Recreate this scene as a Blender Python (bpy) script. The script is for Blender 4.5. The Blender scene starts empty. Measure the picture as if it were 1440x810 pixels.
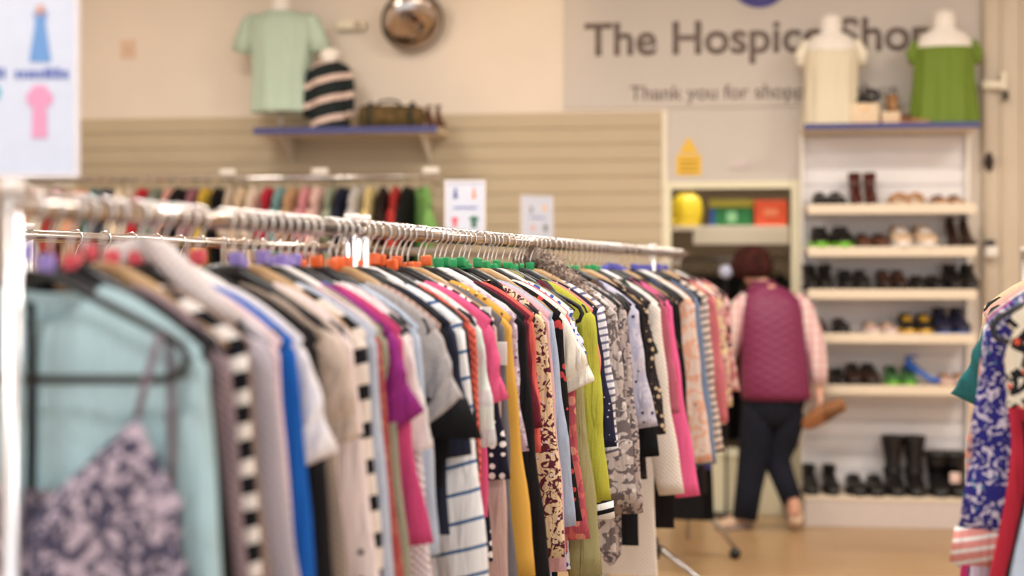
import bpy, bmesh, math, random
from mathutils import Vector, Matrix
PI = math.pi
rnd = random.Random(7)
SC = bpy.context.scene
COL = SC.collection

# ------------------------------------------------------------------ camera model
TH = math.radians(7.0); FP = 2000.0; CXP = 720.0; HYP = 385.0; CH = 1.45
cT, sT = math.cos(TH), math.sin(TH)
WY = 8.72                                   # back wall plane

def P(px, py, s):
    X = (px - CXP) / s; Z = FP / s
    return Vector((X * cT - Z * sT, X * sT + Z * cT, CH + (HYP - py) / s))

def W(px, py, Y=WY):
    s = ((px - CXP) * sT + FP * cT) / Y
    v = P(px, py, s); v.y = Y
    return v

def proj(v):
    X = v[0] * cT + v[1] * sT; Z = -v[0] * sT + v[1] * cT
    s = FP / Z
    return CXP + X * s, HYP - (v[2] - CH) * s, s

# ------------------------------------------------------------------ colours and materials
def L1(c):
    c /= 255.0
    return c / 12.92 if c <= 0.04045 else ((c + 0.055) / 1.055) ** 2.4

def C(r, g=None, b=None, k=0.0):
    if g is None: r, g, b = r
    if k:
        y = .3 * r + .59 * g + .11 * b; r, g, b = r + (y - r) * k, g + (y - g) * k, b + (y - b) * k
    return (L1(r), L1(g), L1(b), 1.0)

MC = {}
def newmat(key):
    m = bpy.data.materials.new(key); m.use_nodes = True
    nt = m.node_tree; b = nt.nodes['Principled BSDF']
    return m, nt, b

def N(nt, t, **k):
    n = nt.nodes.new(t)
    for a, v in k.items():
        if a in n.inputs: n.inputs[a].default_value = v
        else: setattr(n, a, v)
    return n

def mth(nt, op, a, b=None, c=None):
    n = nt.nodes.new('ShaderNodeMath'); n.operation = op
    for i, v in enumerate((a, b, c)):
        if v is None: continue
        if isinstance(v, (int, float)): n.inputs[i].default_value = v
        else: nt.links.new(v, n.inputs[i])
    return n.outputs[0]

def mixc(nt, f, a, b):
    n = nt.nodes.new('ShaderNodeMix'); n.data_type = 'RGBA'
    if isinstance(f, (int, float)): n.inputs[0].default_value = f
    else: nt.links.new(f, n.inputs[0])
    for i, v in ((6, a), (7, b)):
        if isinstance(v, tuple): n.inputs[i].default_value = v
        else: nt.links.new(v, n.inputs[i])
    return n.outputs[2]

def weave(nt, b, scale=500, strength=.15, tc=None, fold=.75):
    """fabric bump: a fine weave on broad soft folds"""
    tc = tc or N(nt, 'ShaderNodeTexCoord')
    n = N(nt, 'ShaderNodeTexNoise', Scale=scale, Detail=1.0)
    nt.links.new(tc.outputs['Object'], n.inputs['Vector'])
    mp = N(nt, 'ShaderNodeMapping'); mp.inputs['Scale'].default_value = (34, 10, 5)
    nt.links.new(tc.outputs['Object'], mp.inputs['Vector'])
    n2 = N(nt, 'ShaderNodeTexNoise', Scale=1.0, Detail=2.0, Distortion=.6)
    nt.links.new(mp.outputs[0], n2.inputs['Vector'])
    b1 = N(nt, 'ShaderNodeBump', Strength=strength, Distance=.002)
    nt.links.new(n.outputs[0], b1.inputs['Height'])
    b2 = N(nt, 'ShaderNodeBump', Strength=fold, Distance=.02)
    nt.links.new(n2.outputs[0], b2.inputs['Height']); nt.links.new(b1.outputs[0], b2.inputs['Normal'])
    nt.links.new(b2.outputs[0], b.inputs['Normal'])
    return tc

def cloth_base(key, rough=.9):
    m, nt, b = newmat(key)
    b.inputs['Roughness'].default_value = rough
    b.inputs['Specular IOR Level'].default_value = .2
    tc = weave(nt, b)
    sep = N(nt, 'ShaderNodeSeparateXYZ'); nt.links.new(tc.outputs['Object'], sep.inputs[0])
    return m, nt, b, tc, sep

def plain(c, rough=.9, heather=.06):
    key = 'fabric_%d_%d_%d' % c + '_%d' % int(rough * 10)
    if key in MC: return MC[key]
    m, nt, b, tc, sep = cloth_base(key, rough)
    n = N(nt, 'ShaderNodeTexNoise', Scale=220.0, Detail=2.0)
    nt.links.new(tc.outputs['Object'], n.inputs['Vector'])
    a = tuple(min(255, x * (1 + heather)) for x in c); d = tuple(x * (1 - heather) for x in c)
    nt.links.new(mixc(nt, n.outputs[0], C(a, k=.14), C(d, k=.14)), b.inputs['Base Color'])
    MC[key] = m; return m

def stripes(c1, c2, pitch=.03, duty=.5, axis=2, wob=.004):
    key = 'striped_%s_%s_%g_%g_%d' % (c1, c2, pitch, duty, axis)
    if key in MC: return MC[key]
    m, nt, b, tc, sep = cloth_base('striped_fabric')
    n = N(nt, 'ShaderNodeTexNoise', Scale=9.0); nt.links.new(tc.outputs['Object'], n.inputs['Vector'])
    z = mth(nt, 'ADD', sep.outputs[axis], mth(nt, 'MULTIPLY', n.outputs[0], wob * 3))
    if axis == 2: z = mth(nt, 'ADD', z, mth(nt, 'MULTIPLY', sep.outputs[0], -.25))
    f = mth(nt, 'LESS_THAN', mth(nt, 'FRACT', mth(nt, 'MULTIPLY', mth(nt, 'ADD', z, 5.0), 1 / pitch)), duty)
    nt.links.new(mixc(nt, f, C(c1, k=.14), C(c2, k=.14)), b.inputs['Base Color'])
    MC[key] = m; return m

def dots(c1, c2, scale=28, r=.3):
    key = 'dots_%s_%s_%g_%g' % (c1, c2, scale, r)
    if key in MC: return MC[key]
    m, nt, b, tc, sep = cloth_base('dotted_fabric')
    mp = N(nt, 'ShaderNodeMapping'); mp.inputs['Scale'].default_value = (1, .02, 1)
    nt.links.new(tc.outputs['Object'], mp.inputs['Vector'])
    v = N(nt, 'ShaderNodeTexVoronoi', Scale=float(scale), Randomness=.35)
    nt.links.new(mp.outputs[0], v.inputs['Vector'])
    f = mth(nt, 'LESS_THAN', v.outputs['Distance'], r)
    nt.links.new(mixc(nt, f, C(c1, k=.14), C(c2, k=.14)), b.inputs['Base Color'])
    MC[key] = m; return m

def floral(c1, c2, c3, scale=30, t1=.5, t2=.33, dist=1.0):
    key = 'floral_%s_%s_%s_%g_%g' % (c1, c2, c3, scale, t1)
    if key in MC: return MC[key]
    m, nt, b, tc, sep = cloth_base('printed_fabric')
    n = N(nt, 'ShaderNodeTexNoise', Scale=float(scale), Detail=2.0, Distortion=dist)
    nt.links.new(tc.outputs['Object'], n.inputs['Vector'])
    v = N(nt, 'ShaderNodeTexVoronoi', Scale=scale * 1.1)
    nt.links.new(tc.outputs['Object'], v.inputs['Vector'])
    f1 = mth(nt, 'GREATER_THAN', n.outputs[0], t1)
    f2 = mth(nt, 'LESS_THAN', v.outputs['Distance'], t2)
    x = mixc(nt, f1, C(c1, k=.14), C(c2, k=.14))
    nt.links.new(mixc(nt, f2, x, C(c3, k=.14)), b.inputs['Base Color'])
    MC[key] = m; return m

def plaid(c1, c2, c3, pitch=.05):
    key = 'plaid_%s_%s_%s_%g' % (c1, c2, c3, pitch)
    if key in MC: return MC[key]
    m, nt, b, tc, sep = cloth_base('checked_fabric')
    fx = mth(nt, 'LESS_THAN', mth(nt, 'FRACT', mth(nt, 'MULTIPLY', mth(nt, 'ADD', sep.outputs[0], 5.0), 1 / pitch)), .4)
    fz = mth(nt, 'LESS_THAN', mth(nt, 'FRACT', mth(nt, 'MULTIPLY', mth(nt, 'ADD', sep.outputs[2], 5.0), 1 / pitch)), .4)
    x = mixc(nt, mth(nt, 'MULTIPLY', fx, .7), C(c1, k=.14), C(c2, k=.14))
    nt.links.new(mixc(nt, mth(nt, 'MULTIPLY', fz, .7), x, C(c3, k=.14)), b.inputs['Base Color'])
    MC[key] = m; return m

def knit(c, pitch=.012, st=.6):
    key = 'knit_%s_%g' % (c, pitch)
    if key in MC: return MC[key]
    m, nt, b = newmat('knitted_wool')
    b.inputs['Roughness'].default_value = .95; b.inputs['Specular IOR Level'].default_value = .1
    tc = N(nt, 'ShaderNodeTexCoord'); sep = N(nt, 'ShaderNodeSeparateXYZ')
    nt.links.new(tc.outputs['Object'], sep.inputs[0])
    a = mth(nt, 'SINE', mth(nt, 'MULTIPLY', sep.outputs[0], 2 * PI / pitch))
    d = mth(nt, 'SINE', mth(nt, 'MULTIPLY', sep.outputs[2], 2 * PI / pitch))
    h = mth(nt, 'MULTIPLY', a, d)
    bp = N(nt, 'ShaderNodeBump', Strength=st, Distance=.003); nt.links.new(h, bp.inputs['Height'])
    nt.links.new(bp.outputs[0], b.inputs['Normal'])
    f = mth(nt, 'MULTIPLY_ADD', h, .5, .5)
    nt.links.new(mixc(nt, f, C(tuple(x * .93 for x in c), k=.14), C(tuple(min(255, x * 1.04) for x in c), k=.14)), b.inputs['Base Color'])
    MC[key] = m; return m

def solid(name, c, rough=.5, metal=0.0, spec=.5, bump=0, bscale=40, coat=0):
    key = 's_' + name
    if key in MC: return MC[key]
    m, nt, b = newmat(name)
    b.inputs['Roughness'].default_value = rough; b.inputs['Metallic'].default_value = metal
    b.inputs['Specular IOR Level'].default_value = spec
    b.inputs['Coat Weight'].default_value = coat
    tc = N(nt, 'ShaderNodeTexCoord')
    n = N(nt, 'ShaderNodeTexNoise', Scale=float(bscale), Detail=3.0); nt.links.new(tc.outputs['Object'], n.inputs['Vector'])
    nt.links.new(mixc(nt, n.outputs[0], C(tuple(x * .97 for x in c)), C(tuple(min(255, x * 1.02) for x in c))), b.inputs['Base Color'])
    if bump:
        bp = N(nt, 'ShaderNodeBump', Strength=bump, Distance=.004); nt.links.new(n.outputs[0], bp.inputs['Height'])
        nt.links.new(bp.outputs[0], b.inputs['Normal'])
    MC[key] = m; return m

def emis(name, c, st):
    m, nt, b = newmat(name)
    b.inputs['Base Color'].default_value = C(c); b.inputs['Emission Color'].default_value = C(c)
    b.inputs['Emission Strength'].default_value = st
    return m

M_CHROME = solid('chrome', (225, 222, 220), .16, 1.0)
M_STEEL = solid('brushed_steel', (190, 188, 186), .3, 1.0)
M_POSTC = solid('satin_chrome', (236, 236, 240), .34, 1.0)
M_RAILC = solid('worn_chrome', (188, 176, 166), .2, 1.0)
M_BLACKPL = solid('black_plastic', (18, 18, 20), .35)
M_VELVET = solid('black_velvet', (16, 15, 18), .5, bump=.1, bscale=400)
M_WOOD = None
M_WHITEPL = solid('white_plastic', (236, 228, 224), .3)
M_SKIN = solid('skin', (224, 172, 148), .55)
M_WHITE = solid('white_paint', (240, 234, 226), .55)
M_CREAM = solid('cream_paint', (236, 226, 204), .55)
M_BLUE_EDGE = solid('blue_edge_strip', (58, 62, 122), .4)
M_SHELF = solid('cream_laminate', (228, 212, 188), .45)

def woodmat(name, c1, c2, axis_scale=(2, 30, 30)):
    m, nt, b = newmat(name)
    tc = N(nt, 'ShaderNodeTexCoord'); mp = N(nt, 'ShaderNodeMapping'); mp.inputs['Scale'].default_value = axis_scale
    nt.links.new(tc.outputs['Object'], mp.inputs['Vector'])
    n = N(nt, 'ShaderNodeTexNoise', Scale=3.0, Detail=4.0, Distortion=.6); nt.links.new(mp.outputs[0], n.inputs['Vector'])
    nt.links.new(mixc(nt, n.outputs[0], C(c1), C(c2)), b.inputs['Base Color'])
    b.inputs['Roughness'].default_value = .4
    return m
M_WOOD = woodmat('hanger_wood', (196, 160, 112), (160, 122, 80), (3, 30, 60))

# ------------------------------------------------------------------ object helpers
def link(name, bm, mat, parent=None, smooth=True, recalc=True):
    me = bpy.data.meshes.new(name)
    if recalc: bmesh.ops.recalc_face_normals(bm, faces=bm.faces)
    bm.to_mesh(me); bm.free()
    if smooth:
        me.polygons.foreach_set('use_smooth', [True] * len(me.polygons))
    o = bpy.data.objects.new(name, me); COL.objects.link(o)
    for m in (mat if isinstance(mat, (list, tuple)) else [mat]): me.materials.append(m)
    if parent: o.parent = parent
    return o

def tag(o, label=None, cat=None, group=None, kind=None):
    if label: o['label'] = label
    if cat: o['category'] = cat
    if group: o['group'] = group
    if kind: o['kind'] = kind
    return o

def thing(name, label, cat, loc=(0, 0, 0), rz=0, group=None):
    o = bpy.data.objects.new(name, None); COL.objects.link(o); o.empty_display_size = .05
    o.location = loc; o.rotation_euler = (0, 0, rz)
    return tag(o, label, cat, group)

def box(bm, x0, x1, y0, y1, z0, z1, mat=0, bev=0):
    vs = [bm.verts.new((x, y, z)) for x in (x0, x1) for y in (y0, y1) for z in (z0, z1)]
    idx = ((0, 1, 3, 2), (4, 6, 7, 5), (0, 4, 5, 1), (2, 3, 7, 6), (0, 2, 6, 4), (1, 5, 7, 3))
    fs = []
    for f in idx:
        fa = bm.faces.new([vs[i] for i in f]); fa.material_index = mat; fs.append(fa)
    if bev:
        es = list({e for f in fs for e in f.edges})
        bmesh.ops.bevel(bm, geom=es, offset=bev, segments=2, affect='EDGES', profile=.5)

def bx(*a, bev=0):
    bm = bmesh.new(); box(bm, *a, bev=bev); return bm

def struct(name, bm, mat, parent=None, smooth=False):
    o = link(name, bm, mat, parent, smooth)
    if not parent: o['kind'] = 'structure'
    return o

def ring_faces(bm, rings, closed=True, cap=True):
    for a, b in zip(rings, rings[1:]):
        n = len(a)
        for i in range(n if closed else n - 1):
            j = (i + 1) % n
            bm.faces.new((a[i], a[j], b[j], b[i]))
    if cap and closed:
        bm.faces.new(rings[0][::-1]); bm.faces.new(rings[-1])

def tube(bm, pts, r, n=8, cap=True, flat=None):
    """tube along pts; r a number or list; flat=(a,b) scale of section in side/up"""
    pts = [Vector(p) for p in pts]
    rs = r if isinstance(r, (list, tuple)) else [r] * len(pts)
    rings = []; up = None
    for i, p in enumerate(pts):
        d = (pts[min(i + 1, len(pts) - 1)] - pts[max(i - 1, 0)])
        if d.length < 1e-9: d = Vector((0, 0, 1))
        d.normalize()
        if up is None:
            up = Vector((0, 1, 0)) if abs(d.y) < .9 else Vector((1, 0, 0))
        side = d.cross(up).normalized(); up = side.cross(d).normalized()
        fa, fb = flat or (1, 1)
        rings.append([bm.verts.new(p + side * (math.cos(2 * PI * k / n) * rs[i] * fa) + up * (math.sin(2 * PI * k / n) * rs[i] * fb)) for k in range(n)])
    ring_faces(bm, rings, cap=cap)
    return bm

def loft(bm, secs, n=20, cap=True, pw=1.0, fn=None):
    """secs: (cx, cy, cz, rx, ry) horizontal rings"""
    rings = []
    for k, (cx, cy, cz, rx, ry) in enumerate(secs):
        r = []
        for i in range(n):
            a = 2 * PI * i / n; ca, sa = math.cos(a), math.sin(a)
            x = math.copysign(abs(ca) ** pw, ca) * rx; y = math.copysign(abs(sa) ** pw, sa) * ry
            v = Vector((cx + x, cy + y, cz))
            if fn: v = fn(v, a, k / (len(secs) - 1))
            r.append(bm.verts.new(v))
        rings.append(r)
    ring_faces(bm, rings, cap=cap)
    return bm

def cyl(bm, x, y, z0, z1, r, n=16, r2=None):
    return loft(bm, [(x, y, z0, r, r), (x, y, z1, r2 or r, r2 or r)], n)

def sphere(bm, c, r, sx=1, sy=1, sz=1, u=16, v=10):
    ret = bmesh.ops.create_uvsphere(bm, u_segments=u, v_segments=v, radius=r)
    for q in ret['verts']:
        q.co = Vector((q.co.x * sx, q.co.y * sy, q.co.z * sz)) + Vector(c)
    return bm

# ------------------------------------------------------------------ rails
class Rail:
    def __init__(s, pxa, sa, pxb, sb, h=1.545):
        s.a = P(pxa, 0, sa); s.b = P(pxb, 0, sb); s.a.z = s.b.z = h; s.h = h
        s.d = (s.b - s.a); s.len = s.d.length; s.d.normalize()
        s.n = Vector((s.d.y, -s.d.x, 0)); s.rz = math.atan2(-s.d.x, s.d.y)
    def at(s, t): return s.a + s.d * t
    def tip(s, t, hw=.21, z=-.2): return proj(s.at(t) + s.n * hw + Vector((0, 0, z)))
    def solve(s, px, hw=.21, z=-.2):
        lo, hi = -1.0, s.len + 1.5
        f = lambda t: s.tip(t, hw, z)[0] - px
        for _ in range(50):
            m = (lo + hi) / 2
            if f(m) < 0: lo = m
            else: hi = m
        return (lo + hi) / 2
    def solve_rail(s, px): return s.solve(px, 0, 0)

FR = Rail(17, 1100, 965, 308, 1.538)

# ------------------------------------------------------------------ hangers
def hook_bm():
    bm = bmesh.new(); pts = []
    R = .0205
    for k in range(13):
        a = math.radians(205 - k * 22)
        pts.append((R * math.cos(a), 0, R * math.sin(a)))
    pts += [(.004, 0, -.032), (0, 0, -.045), (0, 0, -.092)]
    return tube(bm, pts, .0026, 6)

def hanger_path(kind):
    if kind == 'velvet':
        r = [(0, -.088), (.03, -.092), (.07, -.112), (.12, -.137), (.17, -.162), (.196, -.178), (.204, -.195), (.196, -.214), (.17, -.222), (0, -.226)]
    else:
        r = [(0, -.088), (.03, -.09), (.07, -.108), (.12, -.136), (.17, -.166), (.197, -.19)]
    return r
def hanger_bm(kind):
    bm = bmesh.new(); r = hanger_path(kind)
    if kind == 'velvet':
        pts = [(x, 0, z) for x, z in r] + [(-x, 0, z) for x, z in r[::-1][1:]]
        tube(bm, pts, .0058, 8, flat=(1, .7))
    else:
        pts = [(-x, 0, z) for x, z in r[::-1]] + [(x, 0, z) for x, z in r[1:]]
        n = len(pts); rs = [.009 + .008 * (1 - abs(i - (n - 1) / 2) / ((n - 1) / 2)) for i in range(n)]
        tube(bm, pts, rs, 10, flat=(1, .6))
        if kind == 'wide':
            tube(bm, [(-.17, 0, -.185), (.17, 0, -.185)], .004, 8)
    return bm
HM = {}
def mesh_cached(key, fn, mat):
    if key not in HM:
        o = link(key, fn(), mat); HM[key] = o.data; bpy.data.objects.remove(o)
    return HM[key]
CUBE_COLS = {'red': (222, 84, 96), 'purple': (150, 132, 205), 'orange': (240, 108, 48), 'green': (28, 150, 86), 'blue': (88, 92, 186)}
def cube_bm():
    bm = bmesh.new(); box(bm, -.0115, .0115, -.008, .008, -.082, -.058, bev=.003); return bm
def rawobj(name, me, parent):
    o = bpy.data.objects.new(name, me); COL.objects.link(o); o.parent = parent; return o

def hanger(rail, t, style, label, cube=None, rzj=0, group=None):
    kind, mat, nm = {'velvet': ('velvet', M_VELVET, 'black'), 'wood': ('wood', M_WOOD, 'wooden'), 'white': ('wood', M_WHITEPL, 'white'),
                     'blackwide': ('wide', M_BLACKPL, 'black')}[style]
    r = thing('clothes_hanger', label, 'hanger', rail.at(t), rail.rz + rzj, group)
    rawobj('hook', mesh_cached('hook', hook_bm, M_CHROME), r)
    rawobj('hanger_body', mesh_cached('hanger_' + style, lambda: hanger_bm(kind), mat), r)
    if cube:
        q_ = rawobj('size_cube', mesh_cached('size_cube_' + cube, cube_bm, solid('cube_' + cube, CUBE_COLS[cube], .35)), r)
        q_.rotation_euler = (rnd.uniform(-.12, .12), rnd.uniform(-.12, .12), rnd.uniform(-.9, .9)); q_.location = (0, 0, rnd.uniform(-.006, .012))
    return r

# ------------------------------------------------------------------ garments
def body_bm(hw=.21, L=.75, nk=.075, dip=.05, zn=-.102, drop=.083, T=.013, flare=.02, waist=.9, seed=0, fold=.004, top=None, nu=26, nv=22, ragged=0):
    r = random.Random(seed); ph = [r.uniform(0, 6.28) for _ in range(6)]
    f1, f2 = r.uniform(5, 9), r.uniform(11, 16)
    bm = bmesh.new(); F, B = [], []
    def ztop(x, front):
        if top: return top(x, front)
        ax = abs(x)
        if ax < nk: return zn - (dip if front else .012) * (1 - (ax / nk) ** 2)
        return zn - drop * ((ax - nk) / (hw - nk)) ** 1.45
    for j in range(nv + 1):
        v = j / nv; rf, rb = [], []
        vv = v ** 1.25
        wv = hw * (1 - (1 - waist) * min(1, v / .18)) + flare * max(0, v - .2)
        wv += .006 * math.sin(v * 7 + ph[0])
        for i in range(nu + 1):
            u = -math.cos(PI * i / nu); x = u * wv
            Tt = (.003 + (T - .003) * min(1, v / .12)) * (max(0, 1 - u * u) ** .4)
            fo = fold * min(1, v * 2.2) * (math.sin(u * f1 + ph[1] + v * 1.5) + .6 * math.sin(u * f2 + ph[2])) * (1 - abs(u) ** 3)
            hem = ragged * math.sin(u * 17 + ph[3]) * v
            for front, lst, sg in ((True, rf, -1), (False, rb, 1)):
                zt = ztop(u * hw, front)
                z = zt * (1 - vv) + (-L + hem) * vv
                lst.append((x, sg * Tt + fo, z))
        F.append([bm.verts.new(p) for p in rf])
        B.append([F[-1][0]] + [bm.verts.new(p) for p in rb[1:-1]] + [F[-1][-1]])
    for j in range(nv):
        for i in range(nu):
            bm.faces.new((F[j][i], F[j][i + 1], F[j + 1][i + 1], F[j + 1][i]))
            bm.faces.new((B[j][i + 1], B[j][i], B[j + 1][i], B[j + 1][i + 1]))
    for i in range(nu):
        u = -math.cos(PI * (i + .5) / nu)
        if abs(u * hw) > nk and not top:
            try: bm.faces.new((F[0][i + 1], F[0][i], B[0][i], B[0][i + 1]))
            except ValueError: pass
    return bm

def sleeve_bm(side, hw=.21, length=.58, ang=6, w0=.15, w1=.095, T=.016, zt=-.19, seed=0, yoff=-.004, waves=.004, bell=0, sway=.008):
    r = random.Random(seed + 11); ph = r.uniform(0, 6.28)
    bm = bmesh.new(); a = math.radians(ang)
    st = []; K = 14
    st.append(((hw - .045, zt + .018), (hw - .06, zt - .15), .004))
    st.append(((hw - .012, zt + .004), (hw - .045, zt - .165), T * .7))
    ox, oz = hw + .004, zt - .014
    for k in range(K + 1):
        q = k / K; w = w0 + (w1 - w0) * q + bell * q ** 3
        bend = a * (1 + .0 * q) ; rot = min(1, q * 3.0 + .15)
        o = (ox + math.sin(bend) * length * q + .007 * math.sin(q * 6 + ph) * q + .003 * math.sin(q * 17 + ph), oz - math.cos(bend) * length * q)
        ca = bend * rot
        # section turns from hanging (inner edge below) to square across the arm
        k0 = max(0, 1 - q * (length / .16)) ; 
        th = math.radians(62) * k0
        dx, dz = math.cos(ca + th), math.sin(ca + th)
        st.append((o, (o[0] - w * dx, o[1] - w * dz if k0 > 0 else o[1] - w * math.sin(ca)), T))
    rings = []
    for k, (o, i_, t) in enumerate(st):
        ring = []; cx, cz = (o[0] + i_[0]) / 2, (o[1] + i_[1]) / 2; hx, hz = (o[0] - i_[0]) / 2, (o[1] - i_[1]) / 2
        for m in range(14):
            an = 2 * PI * m / 14; c = math.cos(an); s = math.sin(an)
            wv = waves * math.sin(k * 1.3 + an * 2 + ph) + sway * math.sin(k * .33 + ph * 1.7)
            ring.append(bm.verts.new((side * (cx + hx * c), yoff + s * t * (1 + .15 * math.sin(k + ph)) + wv, cz + hz * c)))
        rings.append(ring)
    ring_faces(bm, rings)
    return bm

def collar_bm(nk=.075, zn=-.095):
    bm = bmesh.new(); rings = []
    for k in range(15):
        q = k / 14; a = PI * (q * 1.7 - .35)
        x = nk * 1.05 * math.cos(a); y = .018 * math.sin(a) + .002
        z = zn - .035 * (1 - math.sin(max(0, min(PI, a)))) * .9
        rings.append([bm.verts.new((x, y - .003, z + .022)), bm.verts.new((x * 1.02, y + .003, z + .02)), bm.verts.new((x * 1.22, y * 1.35 + .003, z - .022)), bm.verts.new((x * 1.2, y * 1.3 - .003, z - .022))])
    ring_faces(bm, rings)
    return bm

SLEEVES = {  # length, angle, w0, w1, bell
    'long': (.58, 6, .15, .088, 0), 'short': (.16, 24, .16, .15, 0), 'half': (.26, 15, .155, .135, 0),
    'wide': (.30, 20, .17, .20, .06), 'three': (.42, 8, .15, .11, 0), 'bell': (.45, 8, .14, .12, .08), 'none': None}

def garment(rail, t, name, label, cat, mat, sleeve='long', slen=None, L=.72, hw=.21, nk=.075, dip=.05, flare=.02, T=.015, sang=None, seed=None,
            group=None, smat=None, collar=False, cuff=None, buttons=None, fold=.004, rzj=0, hstyle='velvet', cube=None, hlabel=None, hem=None, waist=.9, ragged=0, top=None, zn=-.102):
    seed = seed if seed is not None else rnd.randrange(9999)
    r = thing(name, label, cat, rail.at(t), rail.rz + rzj, group)
    b = link('body', body_bm(hw=hw, L=L, nk=nk, dip=dip, flare=flare, T=T, seed=seed, fold=fold, waist=waist, ragged=ragged, top=top, zn=zn), mat, r)
    sp = SLEEVES[sleeve]
    if sp:
        ln, an, w0, w1, bell = sp
        if slen: ln = slen
        if sang is not None: an = sang
        for side in (-1, 1):
            s = link('sleeve', sleeve_bm(side, hw=hw, length=ln, ang=an, w0=w0, w1=w1, T=T + .001, seed=seed, bell=bell), smat or mat, r)
            if cuff:
                a = math.radians(an); ox = hw + .004 + math.sin(a) * (ln - .002); oz = -.204 - math.cos(a) * (ln - .002)
                bm = bmesh.new()
                ch = cuff[1]
                pts = [(side * (ox - (w1 + bell) / 2), -.004, oz), (side * (ox - (w1 + bell) / 2 + math.sin(a) * ch), -.004, oz - ch)]
                rings = []
                for p in pts:
                    rings.append([bm.verts.new((p[0] + (w1 + bell) * .52 * math.cos(2 * PI * k / 16), p[1] + (T + .002) * math.sin(2 * PI * k / 16), p[2])) for k in range(16)])
                ring_faces(bm, rings)
                link('cuff', bm, cuff[0], s)
    if collar: link('collar', collar_bm(nk), collar if not isinstance(collar, bool) else mat, r)
    if buttons:
        for bpx, bpz in buttons[1]:
            bm = bmesh.new(); sphere(bm, (bpx, -.016, bpz), .006, 1, .5, 1, 10, 6); link('button', bm, buttons[0], r)
    if hlabel: hanger(rail, t, hstyle, hlabel, cube, rzj)
    return r

# ------------------------------------------------------------------ rails as furniture
def leg_set(bm_unused, root, base, n, d, zc=.36, spread=.42, casters=True):
    """splayed legs from the collar, across the rail, with castors"""
    for sg in (-1, 1):
        e = base + n * (sg * spread) ; e = Vector((e.x, e.y, .06)); s_ = Vector((base.x, base.y, zc))
        bm = bmesh.new(); tube(bm, [s_, e], .0135, 10)
        lg = link('leg', bm, M_STEEL, root)
        bm = bmesh.new(); tube(bm, [e + d * -.012 + Vector((0, 0, -.03)), e + d * .012 + Vector((0, 0, -.03))], .029, 14)
        link('caster', bm, M_BLACKPL, lg)

def rail_thing(rl, t0, t1, label, posts, group=None, spread=.42, r=.0155):
    root = thing('clothes_rail', label, 'clothes rail', (0, 0, 0), 0, group)
    a, b = rl.at(t0), rl.at(t1)
    bm = bmesh.new(); tube(bm, [a, b], r, 16); link('top_rail', bm, M_RAILC, root)
    for tp in posts:
        p = rl.at(tp)
        bm = bmesh.new(); tube(bm, [Vector((p.x, p.y, .09)), Vector((p.x, p.y, rl.h + .02))], .0125, 14); link('upright', bm, M_POSTC, root)
        bm = bmesh.new(); cyl(bm, p.x, p.y, rl.h + .015, rl.h + .032, .016, 14); link('end_cap', bm, M_WHITEPL, root)
        bm = bmesh.new(); cyl(bm, p.x, p.y, .3, .38, .03, 16, .022); link('collar', bm, M_BLACKPL, root)
        leg_set(None, root, p, rl.n, rl.d, spread=spread)
    return root

tj = FR.solve_rail(503)
tj2 = FR.solve_rail(836)
tend = FR.solve_rail(965)
tpost = FR.solve_rail(918)
rail_thing(FR, -.01, tj - .015, 'near chrome clothes rail with the large white card sign on its post', (0.0, tj - .028))
rail_thing(FR, tj + .015, tend, 'long chrome clothes rail carrying the mustard and lime cardigans', (tj + .028, tpost))

# ------------------------------------------------------------------ the garments on the long rail
BLK = (22, 21, 24)
G = []
def g(px, short, desc, cat, mat, **k): G.append(dict(px=px, short=short, desc=desc, cat=cat, mat=mat, k=k))

def zpx(px, py):   # height on the rail's garment tips for an image row, relative to rail
    t = FR.solve(px); s = FR.tip(t)[2]
    return CH - (py - HYP) / s - FR.h

g(296, 'pale teal shirt', 'pale teal shirt with black button band, behind the lace camisole', 'shirt', plain((160, 190, 196)), sleeve='long', L=.86, slen=.64, fold=.007, collar=False, T=.014, name='teal_shirt', sang=4)
g(300, 'black blouse', 'black blouse just behind the pale teal shirt', 'blouse', plain((30, 26, 28)), sleeve='long', L=.8)
g(316, 'mauve cardigan', 'mauve grey cardigan before the black and white striped jumper', 'cardigan', knit((146, 124, 130)), sleeve='long', L=.8)
g(342, 'bold striped jumper', 'black and white striped jumper nearest the pale teal shirt', 'jumper', stripes((232, 222, 214), (20, 20, 26), .048, .55), sleeve='long', L=.85)
g(350, 'brown cardigan', 'taupe brown cardigan behind the nearest striped jumper', 'cardigan', knit((148, 124, 112)), sleeve='long', L=.85)
g(385, 'long grey cardigan', 'long lavender grey knitted cardigan beside the royal blue jumper', 'cardigan', knit((182, 172, 182), .016), sleeve='long', slen=.72, L=.9, T=.016)
g(390, 'pink blouse', 'pale pink blouse sleeve hanging in front of the royal blue jumper', 'blouse', plain((226, 196, 200)), sleeve='long', slen=.5, L=.7)
g(411, 'royal blue jumper', 'royal blue jumper with long sleeves', 'jumper', plain((16, 92, 190)), sleeve='long', slen=.66, L=.85, sang=7)
g(427, 'white hoodie', 'white hooded top behind the royal blue jumper', 'hooded top', plain((226, 218, 220)), sleeve='short', slen=.16, L=.7, hstyle='white')
g(442, 'black jacket', 'black jacket behind the white hooded top', 'jacket', plain((30, 27, 28)), sleeve='long', L=.8)
g(452, 'taupe jumper', 'taupe ribbed jumper beside the black jacket', 'jumper', knit((150, 132, 118)), sleeve='long', L=.8)
g(486, 'tan satin blouse', 'tan satin blouse with short puffed sleeves', 'blouse', plain((196, 174, 158), .45), sleeve='half', slen=.15, sang=10, L=.7)
g(495, 'dotted blouse', 'cream blouse with scattered black dots', 'blouse', dots((230, 210, 206), (26, 24, 30), 22, .16), sleeve='long', L=.8)
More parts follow.
